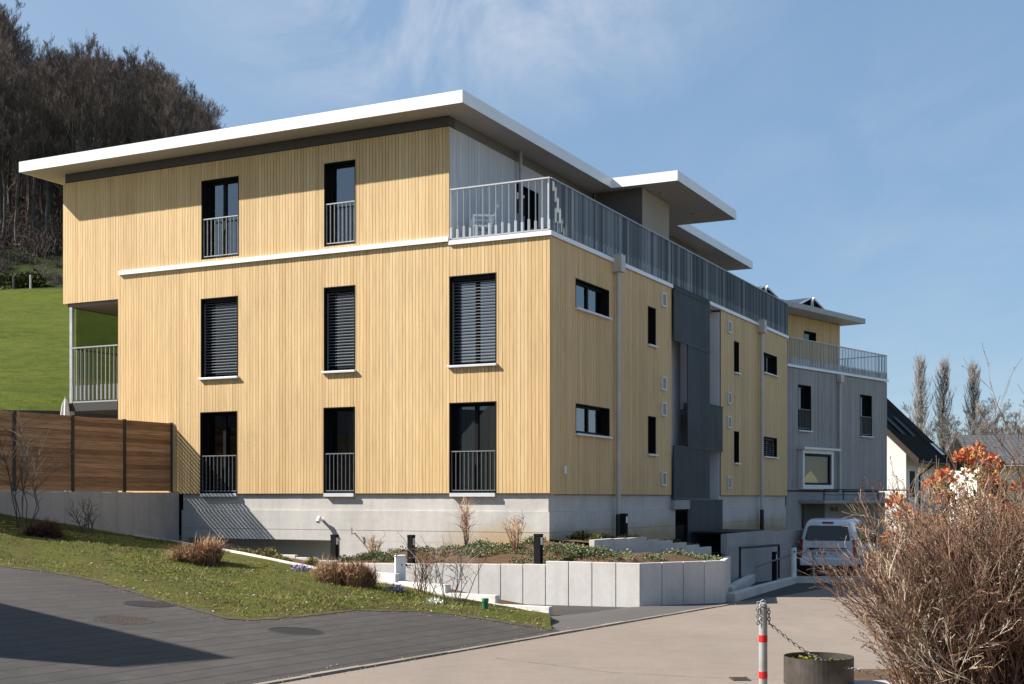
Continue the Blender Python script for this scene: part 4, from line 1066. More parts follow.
def chain(name, label, pts, link=.042, wire=.0042):
    d = [0]
    for a, b in zip(pts, pts[1:]): d.append(d[-1]+(b-a).length)
    mb = MB(); n = int(d[-1]/(link*.72))
    def at(s):
        j = 0
        while j < len(pts)-2 and d[j+1] < s: j += 1
        u = (s-d[j])/(d[j+1]-d[j]); return pts[j].lerp(pts[j+1], u), (pts[j+1]-pts[j]).normalized()
    for i in range(n):
        p, a = at(d[-1]*(i+.5)/n); s1 = a.cross(Vector((0, 0, 1)))
        s1 = s1.normalized() if s1.length > .01 else Vector((1, 0, 0)); s2 = a.cross(s1)
        w = s1 if i % 2 else s2
        ring = []
        for k in range(11):
            th = 2*math.pi*k/10; ring.append(p+a*(link*.5*math.cos(th))+w*(link*.28*math.sin(th)))
        mb.tube(ring, wire, 5, cap=False)
    return tag(mb.build(name, M['chain_steel'], fix=False), label, 'chain')
pts = []
a, b = Vector((bx+.05, by-.02, bz+.61)), Vector((3.02, 11.02, -1.50))
for i in range(21):
    u = i/20; p = a.lerp(b, u); p.z -= .16*math.sin(math.pi*u)*.55; pts.append(p)
for q in ((3.12, 11.0, -1.52), (3.3, 10.96, -1.60), (3.45, 10.9, -1.70), (3.75, 10.85, -1.69)): pts.append(Vector(q))
pts = [Vector((bx-.05, by-.03, bz+.60)), Vector((bx-.055, by-.03, bz+.74)), Vector((bx-.01, by-.045, bz+.765)), Vector((bx+.045, by-.03, bz+.74))]+pts
chain('steel_chain', 'thin steel chain sagging from the bollard across the round planter', pts)
rx, ry = 2.73, 11.35
t = thing('ring_planter', 'low round brown steel planter with mossy soil beside the bollard', 'planter', (rx, ry, -1.66))
mb = MB(); n = 48; R0, R1 = .305, .298
for i in range(n):
    a0, a1 = 2*math.pi*i/n, 2*math.pi*(i+1)/n; c = lambda r, a, z: (r*math.cos(a), r*math.sin(a), z)
    mb.quad([c(R0, a0, 0), c(R0, a1, 0), c(R0, a1, .245), c(R0, a0, .245)]); mb.quad([c(R1, a1, 0), c(R1, a0, 0), c(R1, a0, .245), c(R1, a1, .245)]); mb.quad([c(R0, a0, .245), c(R0, a1, .245), c(R1, a1, .245), c(R1, a0, .245)])
mb.build('ring', M['ring_steel'], t, fix=False)
mb = MB(); mb.cyl((0, 0, .02), .296, .15, 32); mb.build('soil', M['soil'], t)
mb = MB(); rr = random.Random(9)
for _ in range(500):
    a = rr.random()*6.28; r = .28*math.sqrt(rr.random()); 
    if math.sin(a*2+r*14) < -.2: continue
    p = Vector((r*math.cos(a), r*math.sin(a), .17+rr.random()*.045)); s = rr.uniform(.008, .02); an = rr.random()*6.28
    d = Vector((math.cos(an), math.sin(an), rr.uniform(-.3, .8)))*s; e = Vector((-math.sin(an), math.cos(an), rr.uniform(-.2, .6)))*s
    mb.quad([p-d-e, p+d-e, p+d+e, p-d+e], rr.random())
mb.build('moss', M['moss'], t, fix=False)
t = thing('stone_slab', 'flat rough pale stone slab beneath the round steel planter', 'slab', (2.95, 11.2, -1.66))
mb = MB(); mb.box(-.46, .62, -.33, .38, -.14, 0); o = mb.build('slab', M['concrete_wall'], t, bevel=.03)

# ------------------------------------------------------------------ white van
def make_van(loc, rz):
    t = thing('parked_van', 'white compact van with red tail lights parked by the grey building', 'van', loc, rz)
    # local: x right, y forward, z up ; rear at y=0
    prof = [  # y, z floor, z belt, z roof, half width low, half width belt, half width roof
        (0.00, .38, .98, 1.10, .80, .80, .78), (.03, .34, 1.0, 1.55, .86, .86, .70), (.10, .32, 1.02, 1.78, .90, .90, .66), (.35, .30, 1.02, 1.83, .915, .915, .67), (1.2, .28, 1.02, 1.85, .92, .92, .68),
        (2.2, .28, 1.0, 1.84, .92, .92, .67), (2.75, .28, .99, 1.78, .92, .92, .64), (3.25, .28, .97, 1.35, .92, .91, .66), (3.55, .28, .96, 1.06, .915, .90, .72), (4.1, .30, .86, .93, .90, .86, .70), (4.35, .36, .70, .76, .80, .74, .62), (4.42, .42, .60, .66, .66, .6, .5)]
    P = []
    for (y, zf, zb, zr, wl, wb, wr) in prof:
        P.append([(-wl*.92, y, zf), (-wl, y, zf+.12), (-wb, y, zb), (-wr-.02, y, zr-.07), (-wr+.07, y, zr), (wr-.07, y, zr), (wr+.02, y, zr-.07), (wb, y, zb), (wl, y, zf+.12), (wl*.92, y, zf)])
    mb = MB(); mb.grid(P)
    mb.quad([P[0][k] for k in range(10)]); mb.quad([P[-1][k] for k in reversed(range(10))])
    for i in range(len(P)-1): mb.quad([P[i][9], P[i+1][9], P[i+1][0], P[i][0]])
    body = mb.build('body', M['car_paint'], t); 
    for f in body.data.polygons: f.use_smooth = True
    s = body.modifiers.new('soft', 'BEVEL'); s.width = .03; s.segments = 2
    def rearpatch(name, pts, mat, off=.012):
        mb = MB(); mb.hexa([(x, y-off, z) for x, y, z in pts]+[(x, y+.03, z) for x, y, z in pts]); return mb.build(name, mat, t, bevel=.008)
    yz = lambda z: .012+max(0, (z-1.08))*.13
    mb = MB(); o2 = [(-.66, 1.16), (-.70, 1.22), (-.62, 1.58), (-.55, 1.63), (.55, 1.63), (.62, 1.58), (.70, 1.22), (.66, 1.16)]
    mb.quad([(x, -.03+max(0, z-1.10)*.12, z) for x, z in o2]); w = mb.build('rear_window', M['pane_car'], t)
    mb = MB(); mb.box(-.62, .62, -.045, .03, .86, .93); mb.build('tailgate_handle', M['black_matt'], t)
    mb = MB(); mb.box(-.54, .02, -.035, .03, .69, .81); pl_ = mb.build('number_plate', M['plastic_white'], t)
    mb = MB()
    for x in (-.48, -.41, -.30, -.23, -.16, -.09): mb.box(x, x+.045, -.037, -.0345, .715, .785)
    mb.build('plate_characters', M['black_matt'], pl_)
    for sx in (-1, 1):
        mb = MB(); mb.hexa([(sx*.80, -.02, .62), (sx*.91, .03, .62), (sx*.925, .2, .62), (sx*.80, .1, .62), (sx*.77, -.01, 1.20), (sx*.885, .04, 1.20), (sx*.89, .2, 1.20), (sx*.77, .1, 1.20)]); mb.build('tail_light', M['tail_red'], t)
        mb = MB(); mb.hexa([(sx*.923, .75, 1.06), (sx*.923, 2.5, 1.06), (sx*.80, 2.5, 1.08), (sx*.80, .75, 1.08), (sx*.745, .8, 1.66), (sx*.735, 2.4, 1.66), (sx*.70, 2.4, 1.66), (sx*.70, .8, 1.66)]); mb.build('side_window', M['pane_car'], t)
        mb = MB(); mb.box(min(sx*.94, sx*1.12), max(sx*.94, sx*1.12), 2.75, 2.9, 1.02, 1.24); mb.build('wing_mirror', M['black_matt'], t, bevel=.02)
        for y in (.72, 3.45):
            mb = MB(); mb.tube([(sx*.70, y, .32), (sx*.925, y, .32)], .32, 22); wh = mb.build('wheel', M['tyre'], t)
            mb = MB(); mb.tube([(sx*.90, y, .32), (sx*.935, y, .32)], .2, 14); mb.build('rim', M['alu'], wh)
    mb = MB(); mb.box(-.86, .86, -.06, .25, .36, .60); mb.build('bumper', M['car_paint'], t, bevel=.03)
    mb = MB(); mb.box(-.80, .80, -.02, .3, .22, .355); mb.build('bumper_skirt', M['black_matt'], t)
    mb = MB(); mb.box(-.17, .17, .05, .10, 1.70, 1.75); mb.build('brake_light', M['tail_red'], t)
vx, vy = 9.95, 40.2
make_van((vx, vy, road_z(vx, vy)), -math.atan2(DR.x, DR.y)+math.radians(3))

# ------------------------------------------------------------------ houses on the right
def house_mesh_roof(mb, pts): mb.quad(pts)
def set_uv(o, e, n):
    me = o.data; uv = me.uv_layers.new(name='UVMap')
    for l in me.loops:
        co = me.vertices[l.vertex_index].co; uv.data[l.index].uv = (co.dot(e), co.dot(n))
ge = Vector((.5, .866)); gn = Vector((.866, -.5))
hs = thing('white_house', 'white house with steep black tiled roof beyond the grey building', 'house', (19.74, 62, 0), math.atan2(ge.y, ge.x))
# local x = along eave (away), local y = up the roof (to the left), eave at y=0 z=1.85
def gable_roof(name, x0, x1, ze, run, slope, mat, parent, ov=.0, th=.16):
    mb = MB(); zr = ze+run*slope
    for s in (0, 1):
        ya, yb = (0, run) if s == 0 else (2*run, run)
        mb.hexa([(x0, ya, ze-th), (x1, ya, ze-th), (x1, yb, zr-th), (x0, yb, zr-th), (x0, ya, ze), (x1, ya, ze), (x1, yb, zr), (x0, yb, zr)])
    o = mb.build(name, mat, parent); set_uv(o, Vector((1, 0, 0)), Vector((0, 1, 0))); return o
r1 = gable_roof('roof', 0, 7.2, 1.85, 4.6, 1.0, M['tile_black'], hs)
r2 = gable_roof('roof', 7.25, 10.8, 1.60, 4.6, 1.0, M['tile_black'], hs)
M['verge_wood'] = plain('verge_wood', (.042, .028, .020), .8)
for x, z in ((-.06, 1.85), (7.14, 1.9)):
    mb = MB(); mb.hexa([(x, -.05, z-.34), (x+.06, -.05, z-.34), (x+.06, 4.6, z+4.6-.34), (x, 4.6, z+4.6-.34), (x, -.05, z+.02), (x+.06, -.05, z+.02), (x+.06, 4.6, z+4.62), (x, 4.6, z+4.62)]); mb.build('verge_board', M['verge_wood'], hs)
mb = MB()
prof = [(.75, -3.2), (.75, 2.36), (4.6, 6.15), (8.45, 2.36), (8.45, -3.2)]
a_ = [(.8, y, z) for y, z in prof]; b_ = [(10.2, y, z) for y, z in prof]; n_ = len(mb.v); mb.v += a_+b_
for f in [(4, 3, 2, 1, 0), (5, 6, 7, 8, 9)]+[(k, (k+1) % 5, 5+(k+1) % 5, 5+k) for k in range(5)]:
    mb.f.append(tuple(n_+q for q in f)); mb.t.append(.5); mb.m.append(0)
mb.build('wall', M['white_plaster'], hs)
mb = MB(); mb.tube([(0, -.06, 1.72), (7.2, -.06, 1.72)], .07, 8); mb.tube([(3.2, -.06, 1.66), (3.2, .3, 1.35), (3.2, .62, 1.1), (3.2, .62, -3)], .05, 8); mb.build('gutter', M['post_dark'], hs)
for (xa, ya) in ((2.2, .0), (4.5, 0)):
    mb = MB(); mb.hexa([(xa, 1.3, 3.18), (xa+.9, 1.3, 3.18), (xa+.9, 2.3, 4.18), (xa, 2.3, 4.18), (xa, 1.3, 3.24), (xa+.9, 1.3, 3.24), (xa+.9, 2.3, 4.24), (xa, 2.3, 4.24)]); mb.build('roof_window', M['black'], hs)
mb = MB(); mb.box(1.6, 2.6, .72, .745, .0, 1.3); mb.build('window', M['black'], hs)
h2 = thing('tiled_house', 'low house with grey tiled roof behind the orange leaved shrub', 'house', (31.9, 88, 0), math.radians(-4))
mb = MB(); mb.hexa([(0, 0, 2.15), (22, 0, 2.15), (22, 4.6, 4.35), (0, 4.6, 4.35), (0, 0, 2.3), (22, 0, 2.3), (22, 4.6, 4.5), (0, 4.6, 4.5)])
mb.hexa([(0, 9.2, 2.15), (22, 9.2, 2.15), (22, 4.6, 4.35), (0, 4.6, 4.35), (0, 9.2, 2.3), (22, 9.2, 2.3), (22, 4.6, 4.5), (0, 4.6, 4.5)])
o = mb.build('roof', M['tile_grey'], h2); set_uv(o, Vector((1, 0, 0)), Vector((0, 1, 0)))
mb = MB(); mb.box(.6, 21.4, .8, 8.4, -3.2, 2.14); mb.build('wall', M['white_plaster'], h2)
for x in (1.0, 4.2, 7.4):
    mb = MB(); mb.box(x, x+1.5, .77, .795, -.6, 1.2); mb.build('window', M['black'], h2)
    mb = MB(); mb.box(x-.55, x-.06, .74, .79, -.6, 1.2); mb.build('shutter', plain('shutter', (.12, .05, .035), .7), h2)
mb = MB(); mb.tube([(0, -.06, 2.14), (22, -.06, 2.14)], .07, 6); mb.build('gutter', M['galv'], h2)

# ---- unseen houses: one shades the driveway, brick ones added for reflections and blocking skylight
nb = thing('neighbour_house', 'plain pale house with a single pitch roof beside the driveway', 'house', (0, 0, 0))
mb = MB()
xr = -12.4
zt = lambda y: 5.95-.906*(y-13.45) if y > 13.45 else 5.95-.55*(13.45-y)
for (ya, yb) in ((12.35, 13.45), (13.45, 20.0)):
    mb.hexa([(xr-6, ya, -2.5), (xr, ya, -2.5), (xr, yb, -2.5), (xr-6, yb, -2.5), (xr-6, ya, zt(ya)-.2), (xr, ya, zt(ya)-.2), (xr, yb, zt(yb)-.2), (xr-6, yb, zt(yb)-.2)])
mb.build('wall', M['white_plaster'], nb)
mb = MB()
for (ya, yb) in ((12.3, 13.45), (13.45, 20.3)):
    mb.hexa([(xr-6.2, ya, zt(ya)-.18), (xr+.1, ya, zt(ya)-.18), (xr+.1, yb, zt(yb)-.18), (xr-6.2, yb, zt(yb)-.18), (xr-6.2, ya, zt(ya)), (xr+.1, ya, zt(ya)), (xr+.1, yb, zt(yb)), (xr-6.2, yb, zt(yb))])
mb.build('roof', M['tile_grey'], nb)
for k, (x, y, rz) in enumerate(((-44, 22, 80), (-42, 4, 95), (-30, -16, 130), (-8, -24, 175), (16, -24, 185), (27, 12, 92), (33, 33, 100))):  # added to darken window reflections, the last ones to cut low skylight
    t = thing('neighbour_house', ['brick house with dark gabled roof across the lane, nearest the wooded hill', 'brick house with dark gabled roof across the lane from the driveway', 'brick house with dark gabled roof at the bend of the lane', 'brick house with dark gabled roof directly across the road', 'brick house with dark gabled roof at the far end of the road', 'brick house with dark gabled roof behind the bare shrub', 'brick house with dark gabled roof between the bare shrub and the white house'][k], 'house', (x, y, -2), math.radians(rz))
    mb = MB(); mb.box(-7, 7, -4, 4, -1, 4.2); mb.build('wall', plain('wall_brick', (.20, .15, .12), .9), t)
    mb = MB()
    for s in (-1, 1): mb.hexa([(-7.4, s*4.5, 3.9), (7.4, s*4.5, 3.9), (7.4, 0, 7.2), (-7.4, 0, 7.2), (-7.4, s*4.5, 4.1), (7.4, s*4.5, 4.1), (7.4, 0, 7.4), (-7.4, 0, 7.4)])
    mb.build('roof', M['post_dark'], t)

# ------------------------------------------------------------------ trees
def bare_tree(seed, H, clear=.4, spread=.5, dens=1., twig_r=.02, up=.55, wob=.012, n_main=13, narrow=1.):
    r = random.Random(seed); T = MB(); C = MB()
    pts = []; x = y = 0; n = 10
    for i in range(n+1):
        z = H*.96*i/n; pts.append(Vector((x, y, z-(.4 if i == 0 else 0)))); x += r.gauss(0, wob*H*.5); y += r.gauss(0, wob*H*.5)
    r0 = H*.0115; rad = [max(.02, r0*(1-.93*(i/n)**.9)) for i in range(n+1)]
    T.tube(pts, rad, 6)
    def on_trunk(t):
        f = t*n; i = min(n-1, int(f)); return pts[i].lerp(pts[i+1], f-i), rad[i]+(rad[i+1]-rad[i])*(f-i)
    def limb(p, d, L, rr, lev):
        q = [p]; dd = d.copy(); k = 4 if lev < 2 else 3
        for i in range(k):
            dd = (dd+Vector((r.gauss(0, .16), r.gauss(0, .16), r.gauss(.07, .10)))).normalized(); q.append(q[-1]+dd*L/k)
        end = .25 if lev < 3 else .5
        C.tube(q, [max(twig_r*.45, rr*(1-(1-end)*i/k)) for i in range(k+1)], 4 if lev == 0 else 3, r.random(), cap=False)
        if lev >= 3: return
        m = int((7 if lev == 0 else 6 if lev == 1 else 5)*dens+r.random())
        for i in range(m):
            t = r.uniform(.22, 1.0) if lev else r.uniform(.25, 1.0); f = t*k; j = min(k-1, int(f)); b = q[j].lerp(q[j+1], f-j)
            ax = (q[j+1]-q[j]).normalized(); o = ax.orthogonal().normalized(); o.rotate(Matrix.Rotation(r.random()*6.28, 3, ax))
            nd_ = (ax*r.uniform(.7, 1.1)+o*narrow*r.uniform(.45, .85)+Vector((0, 0, r.uniform(0, .35)))).normalized()
            limb(b, nd_, L*r.uniform(.34, .62)*(1.15-.4*t), max(twig_r*.5, rr*(1-.6*t)*.5), lev+1)
    for i in range(n_main):
        t = clear+(1-clear)*(i+r.random())/n_main*.98; p, tr = on_trunk(min(.98, t))
        a = i*2.4+r.gauss(0, .4); el = up+.5*t+r.gauss(0, .12)
        d = Vector((math.cos(a)*math.cos(el), math.sin(a)*math.cos(el), math.sin(el)))
        limb(p, d, H*spread*r.uniform(.55, .9)*(1.1-.62*((t-clear)/(1-clear))), tr*.55, 0)
    return T, C
def make_tree_proto(name, label, cat, group, T, C, mt, mc, loc, rz=0, sc_=1.):
    t = thing(name, label, cat, loc, rz, group); t.scale = (sc_,)*3
    T.build('trunk', mt, t, smooth=True, fix=False); C.build('crown', mc, t, fix=False); return t
rr = random.Random(77)
protos = []
spots = []
def top_limit(px):   # skyline of the wood as seen from the road: tree tops by direction
    pts = [(-80, 0), (0, 10), (18, 42), (40, 58), (75, 52), (110, 54), (150, 62), (165, 74), (185, 84), (200, 100), (225, 112), (245, 135)]
    for (a, ya), (b, yb) in zip(pts, pts[1:]):
        if a <= px <= b: return ya+(yb-ya)*(px-a)/(b-a)
    return 400
tries = 0
while len(spots) < 200 and tries < 20000:
    tries += 1
    Y = rr.uniform(166, 236); X = rr.uniform(-98, -36)
    px = 512+1275*X/Y
    if px < -70 or px > 212: continue
    if any((X-a)**2+(Y-b)**2 < 11 for a, b, _, _ in spots): continue
    z = terrain_z(X, Y); yt = top_limit(px)+rr.uniform(0, 16)
    Hm = (497-yt)/1275*Y-z
    H = min(Hm*.96, rr.uniform(17, 27) if Y < 195 else 28)
    if H < 7: continue
    spots.append((X, Y, z, H))
for k in range(6):
    T, C = bare_tree(100+k, 20, clear=.30, spread=.40, dens=1.08, twig_r=.020, up=.80, n_main=15, narrow=.62)
    protos.append((T, C))
proto_obj = []
lab = 'tall leafless grey brown beech tree in the wood on the hillside'
for k, (X, Y, z, H) in enumerate(spots):
    v = k % 6
    if len(proto_obj) <= v:
        T, C = protos[v]; proto_obj.append(make_tree_proto('bare_tree', lab, 'tree', 'beech trees in the hillside wood', T, C, M['bark'], M['twig_wood'], (X, Y, z-.2), rr.random()*6.28, H/20))
    else:
        w = H/20*rr.uniform(.9, 1.1); dup(proto_obj[v], (X, Y, z-.2), rr.random()*6.28, (w, w, H/20))
for k in range(9):      # trees of the same wood just outside the picture, shading the rough strip
    X = -90-4*k+rr.uniform(-2, 2); Y = 150+rr.uniform(0, 16); dup(proto_obj[k % 6], (X, Y, terrain_z(X, Y)-.2), rr.random()*6.28, rr.uniform(.9, 1.15))
# scrub clumps on the rough strip below the wood
sp_ = []
for k in range(16):
    Y = rr.uniform(149, 163); px = rr.uniform(-10, 75); X = (px-512)/1275*Y
    if k < 2:
        mb = MB(); r3 = random.Random(400+k)
        for _ in range(26):
            a = r3.random()*6.28; e = r3.uniform(.4, 1.4); p = Vector((r3.gauss(0, .4), r3.gauss(0, .4), -.1)); d = Vector((math.cos(a)*math.cos(e), math.sin(a)*math.cos(e), math.sin(e)))
            q = p+d*r3.uniform(.8, 1.9); mb.tube([p, p.lerp(q, .5), q], [.04, .03, .015], 3, r3.random(), cap=False)
            for _ in range(5):
                b = p.lerp(q, r3.uniform(.3, 1)); mb.tube([b, b+Vector((r3.gauss(0, .35), r3.gauss(0, .35), r3.uniform(0, .5)))], [.02, .01], 3, r3.random(), cap=False)
        t = thing('scrub_bush', 'dark leafless scrub bush on the rough strip below the wood', 'bush', (X, Y, terrain_z(X, Y)), 0, 'scrub below the wood'); mb.build('stems', M['twig_wood'], t, fix=False); sp_.append(t)
    else: dup(sp_[k % 2], (X, Y, terrain_z(X, Y)), rr.random()*6.28, rr.uniform(.5, 1.3))
# undergrowth at the edge of the wood
mb = MB(); r2_ = random.Random(8)
for _ in range(1500):
    Y = r2_.uniform(163, 210) if r2_.random() < .55 else r2_.uniform(205, 246); X = (r2_.uniform(-60, 110)-512)/1275*Y if r2_.random() < .8 else (r2_.uniform(100, 230)-512)/1275*Y
    z = terrain_z(X, Y); h = r2_.uniform(.8, 3.4)*(1 if Y < 205 else 2.2)
    for k in range(7):
        a = r2_.random()*6.28; d = Vector((math.cos(a)*.5, math.sin(a)*.5, 1)).normalized(); p = Vector((X+r2_.uniform(-.8, .8), Y+r2_.uniform(-.8, .8), z-.1))
        q = p+d*h*.6; s = q+Vector((r2_.gauss(0, .4), r2_.gauss(0, .4), h*.4)); mb.tube([p, q, s], [.05, .04, .02], 3, r2_.random(), cap=False)
        for m in range(3):
            e = q.lerp(s, r2_.random()); mb.tube([e, e+Vector((r2_.gauss(0, .6), r2_.gauss(0, .6), r2_.uniform(.1, .8)))], [.025, .012], 3, r2_.random(), cap=False)
o = mb.build('undergrowth', M['twig_wood'], fix=False); o['kind'] = 'stuff'; tag(o, 'dark tangled undergrowth at the foot of the hillside wood', 'undergrowth')
# two pale stakes and a dark shrub in the meadow edge
for i, (px_, Y) in enumerate(((13.5, 146), (30.5, 146))):
    X = (px_-512)/1275*Y; z = terrain_z(X, Y)
    t = thing('fence_stake', ['grey wooden stake at the top of the meadow', 'pale wooden stake at the top of the meadow'][i], 'stake', (X, Y, z))
    mb = MB(); mb.tube([(0, 0, -.3), (0, 0, 1.5)], .13, 6); mb.tube([(0, 0, 1.5), (0, 0, 1.55)], [.13, .08], 6); mb.build('post', [M['bark'], M['concrete_light']][i], t)

def leaf_ball(mb, c, rx, ry, rz, n, size, r, tmin=0., tmax=1., shell=.5):
    for _ in range(n):
        u = r.uniform(-.15, 1); a = r.random()*6.28; k = (shell+(1-shell)*r.random()); s = math.sqrt(max(0, 1-u*u)) if u > 0 else 1
        nrm = Vector((math.cos(a)*s, math.sin(a)*s, u)); p = Vector(c)+Vector((nrm.x*rx*k, nrm.y*ry*k, nrm.z*rz*k))
        d = (nrm+Vector((r.gauss(0, .5), r.gauss(0, .5), r.gauss(.2, .5)))).normalized(); o = d.orthogonal().normalized(); o.rotate(Matrix.Rotation(r.random()*6.28, 3, d))
        L = size*r.uniform(.6, 1.3); w = L*.32
        mb.quad([p-o*w*.3, p+d*L*.5-o*w, p+d*L, p+d*L*.5+o*w], r.uniform(tmin, tmax))
# dark bush at the meadow edge
mb = MB(); r2_ = random.Random(4); X = -57.0; Y = 149.
t = thing('dark_bush', 'dark evergreen bush at the top edge of the meadow', 'bush', (X, Y, terrain_z(X, Y)))
for k in range(9): leaf_ball(mb, (r2_.uniform(-3, 3), r2_.uniform(-1, 1), 0), 1.2, 1.1, r2_.uniform(1., 2.2), 260, .35, r2_, 0, .6)
mb.build('foliage', M['leaf_dark'], t, fix=False)

# poplars and far trees on the right
def columnar(seed, H):
    r = random.Random(seed); T = MB(); C = MB()
    pts = [Vector((r.gauss(0, .08)*i*.3, r.gauss(0, .08)*i*.3, H*i/9)) for i in range(10)]; rad = [H*.011*(1-.95*i/9)+.01 for i in range(10)]
    T.tube(pts, rad, 6)
    for i in range(110):
        t = .06+.9*(i+r.random())/110; f = t*9; j = min(8, int(f)); p = pts[j].lerp(pts[j+1], f-j)
        a = i*2.4; lean = r.uniform(.12, .33)
        L = H*(.20*(1-t)**.5+.04)*r.uniform(.8, 1.2); q = [p]; d = Vector((math.cos(a)*math.sin(lean*2.2), math.sin(a)*math.sin(lean*2.2), math.cos(lean*2.2)))
        for k in range(4):
            d = (d+Vector((0, 0, .22))+Vector((r.gauss(0, .06), r.gauss(0, .06), 0))).normalized(); q.append(q[-1]+d*L/4)
        C.tube(q, [.07, .06, .05, .04, .02], 3, r.random(), cap=False)
        for k in range(20):
            t2 = r.uniform(.1, 1)*4; j2 = min(3, int(t2)); b = q[j2].lerp(q[j2+1], t2-j2); a2 = r.random()*6.28
            d2 = Vector((math.cos(a2)*.38, math.sin(a2)*.38, 1)).normalized(); e = b+d2*H*.055*r.uniform(.5, 1.2)
            C.tube([b, b.lerp(e, .5)+Vector((r.gauss(0, .06), r.gauss(0, .06), 0)), e], [.032, .028, .018], 3, r.random(), cap=False)
    return T, C
for k, (px_, ytop, lb) in enumerate(((920.5, 354, 'tall bare poplar closest to the grey building'), (943, 357, 'tall bare poplar in the middle of the row of three'), (973.5, 360, 'tall bare poplar farthest from the grey building, broadest of the three'))):
    Y = 300; X = (px_-512)/1275*Y; z = terrain_z(X, Y); H = (497-ytop)/1275*Y-z
    T, C = columnar(50+k, H*.94); make_tree_proto('poplar_tree', lb, 'tree', 'poplars on the skyline', T, C, M['bark'], M['twig_pale'], (X, Y, z), 0)
far = []
for k in range(26):
    px_ = rr.choice([rr.uniform(885, 915), rr.uniform(985, 1060), rr.uniform(945, 1000), rr.uniform(925, 1090)]); Y = rr.uniform(210, 290); X = (px_-512)/1275*Y
    yt = 402+rr.uniform(0, 26) if px_ > 985 else rr.uniform(410, 430)
    z = terrain_z(X, Y); H = (497-yt)/1275*Y-z
    far.append((X, Y, z, H))
pale = []
for k, (X, Y, z, H) in enumerate(far):
    if k < 2:
        T, C = bare_tree(300+k, 20, clear=.15, spread=.40, dens=1.0, twig_r=.035, up=.55, n_main=14, narrow=.75)
        pale.append(make_tree_proto('bare_tree', 'low bare tree in the distant row behind the grey tiled roof', 'tree', 'distant bare trees', T, C, M['bark'], M['twig_pale'], (X, Y, z), rr.random()*6, H/20))
    else: dup(pale[k % 2], (X, Y, z), rr.random()*6.28, H/20)
# far woods on the horizon
mb = MB(); r2_ = random.Random(12)
for k in range(220):
    X = r2_.uniform(-60, 420); Y = r2_.uniform(520, 700); h = r2_.uniform(6, 12)
    leaf_ball(mb, (X, Y, terrain_z(X, Y)), 6, 6, h, 50, 3.2, r2_, 0, .5)
o = mb.build('treeline', M['leaf_dark'], fix=False); o['kind'] = 'stuff'; tag(o, 'far dark line of woods on the horizon', 'woods')

# ------------------------------------------------------------------ garden plants
def tuft(seed, R, H, n, bent=.5):
    r = random.Random(seed); mb = MB()
    sub = [(r.random()*6.28, R*.42*math.sqrt(r.random()), r.uniform(.55, 1.08), r.uniform(.5, 1.1)) for _ in range(9)]
    for _ in range(n):
        sa, sr, sh, sw = r.choice(sub); a = r.random()*6.28; k = R*.20*math.sqrt(r.random())
        p = Vector((sr*math.cos(sa)+k*math.cos(a), sr*math.sin(sa)+k*math.sin(a), -.04)); a2 = math.atan2(p.y, p.x)+r.gauss(0, .8)
        out = r.uniform(.05, 1)*R*.72*sw; h = H*sh*r.uniform(.45, 1.)*(1-.50*out/R); d = Vector((math.cos(a2), math.sin(a2), 0)); sd = Vector((-d.y, d.x, 0))*.0045
        q = p+d*out*.45+Vector((r.gauss(0, .012), r.gauss(0, .012), h*.7)); e = p+d*out+Vector((r.gauss(0, .03), r.gauss(0, .03), h*r.uniform(.55, 1.02)))
        tn = r.random(); mb.quad([p-sd, p+sd, q+sd, q-sd], tn*.8); mb.quad([q-sd, q+sd, e], min(1, tn+.2))
    return mb
def lawn_at(x, y):
    best = None; bd = 1e9
    for row in LP:
        for q in row:
            d = (q.x-x)**2+(q.y-y)**2
            if d < bd: bd = d; best = q.z
    return best
t = thing('grass_tuft', 'broad dry brown ornamental grass clump on the lawn in front of the retaining wall', 'ornamental grass', (-5.93, 24.0, lawn_at(-5.93, 24)))
tuft(1, .80, .74, 2600).build('blades', M['dry_grass'], t, fix=False)
t = thing('grass_tuft', 'reddish brown dry grass clump at the low corner of the lawn', 'ornamental grass', (-2.77, 21.5, lawn_at(-2.77, 21.5)))
tuft(2, .82, .74, 2800).build('blades', M['dry_grass'], t, fix=False)
def twiggy(seed, n, H, R, sub=4, rad=.006):
    r = random.Random(seed); mb = MB()
    for _ in range(n):
        a = r.random()*6.28; o = R*r.random(); p = Vector((.12*R*math.cos(a), .12*R*math.sin(a), -.05)); h = H*r.uniform(.5, 1)
        pts = [p]; tip = Vector((o*math.cos(a), o*math.sin(a), h))
        for k in range(1, 5): pts.append(p.lerp(tip, k/4)+Vector((r.gauss(0, .03*H), r.gauss(0, .03*H), .12*H*math.sin(math.pi*k/4)*.5)))
        tn = r.random(); mb.tube(pts, [rad*1.6, rad*1.4, rad*1.2, rad, rad*.5], 4, tn, cap=False)
        for s in range(sub):
            t_ = r.uniform(1.2, 4); j = min(3, int(t_)); b = pts[j].lerp(pts[j+1], t_-j); e = b+Vector((r.gauss(0, .14*H), r.gauss(0, .14*H), r.uniform(.05, .3)*H)); m = b.lerp(e, .5)+Vector((r.gauss(0, .02), r.gauss(0, .02), .02)); mb.tube([b, m, e], [rad*.8, rad*.7, rad*.4], 3, tn, cap=False)
    return mb
t = thing('red_shrub', 'low dark reddish twiggy shrub under the brown fence', 'shrub', (-9.55, 26.2, lawn_at(-9.55, 26.2)))
mb = tuft(3, .75, .60, 1500); mb.build('twigs', M['red_twig'], t, fix=False)
t = thing('bare_sapling', 'thin bare multi-stemmed sapling in front of the brown fence', 'sapling', (-10.2, 26.6, lawn_at(-10.2, 26.6)))
twiggy(4, 8, 2.5, 1.05, 12, .0075).build('stems', M['twig_wood'], t, fix=False)
t = thing('bare_sapling', 'small leafless twiggy shrub against the grey retaining wall', 'sapling', (-9.35, 28.2, lawn_at(-9.35, 28.2)))
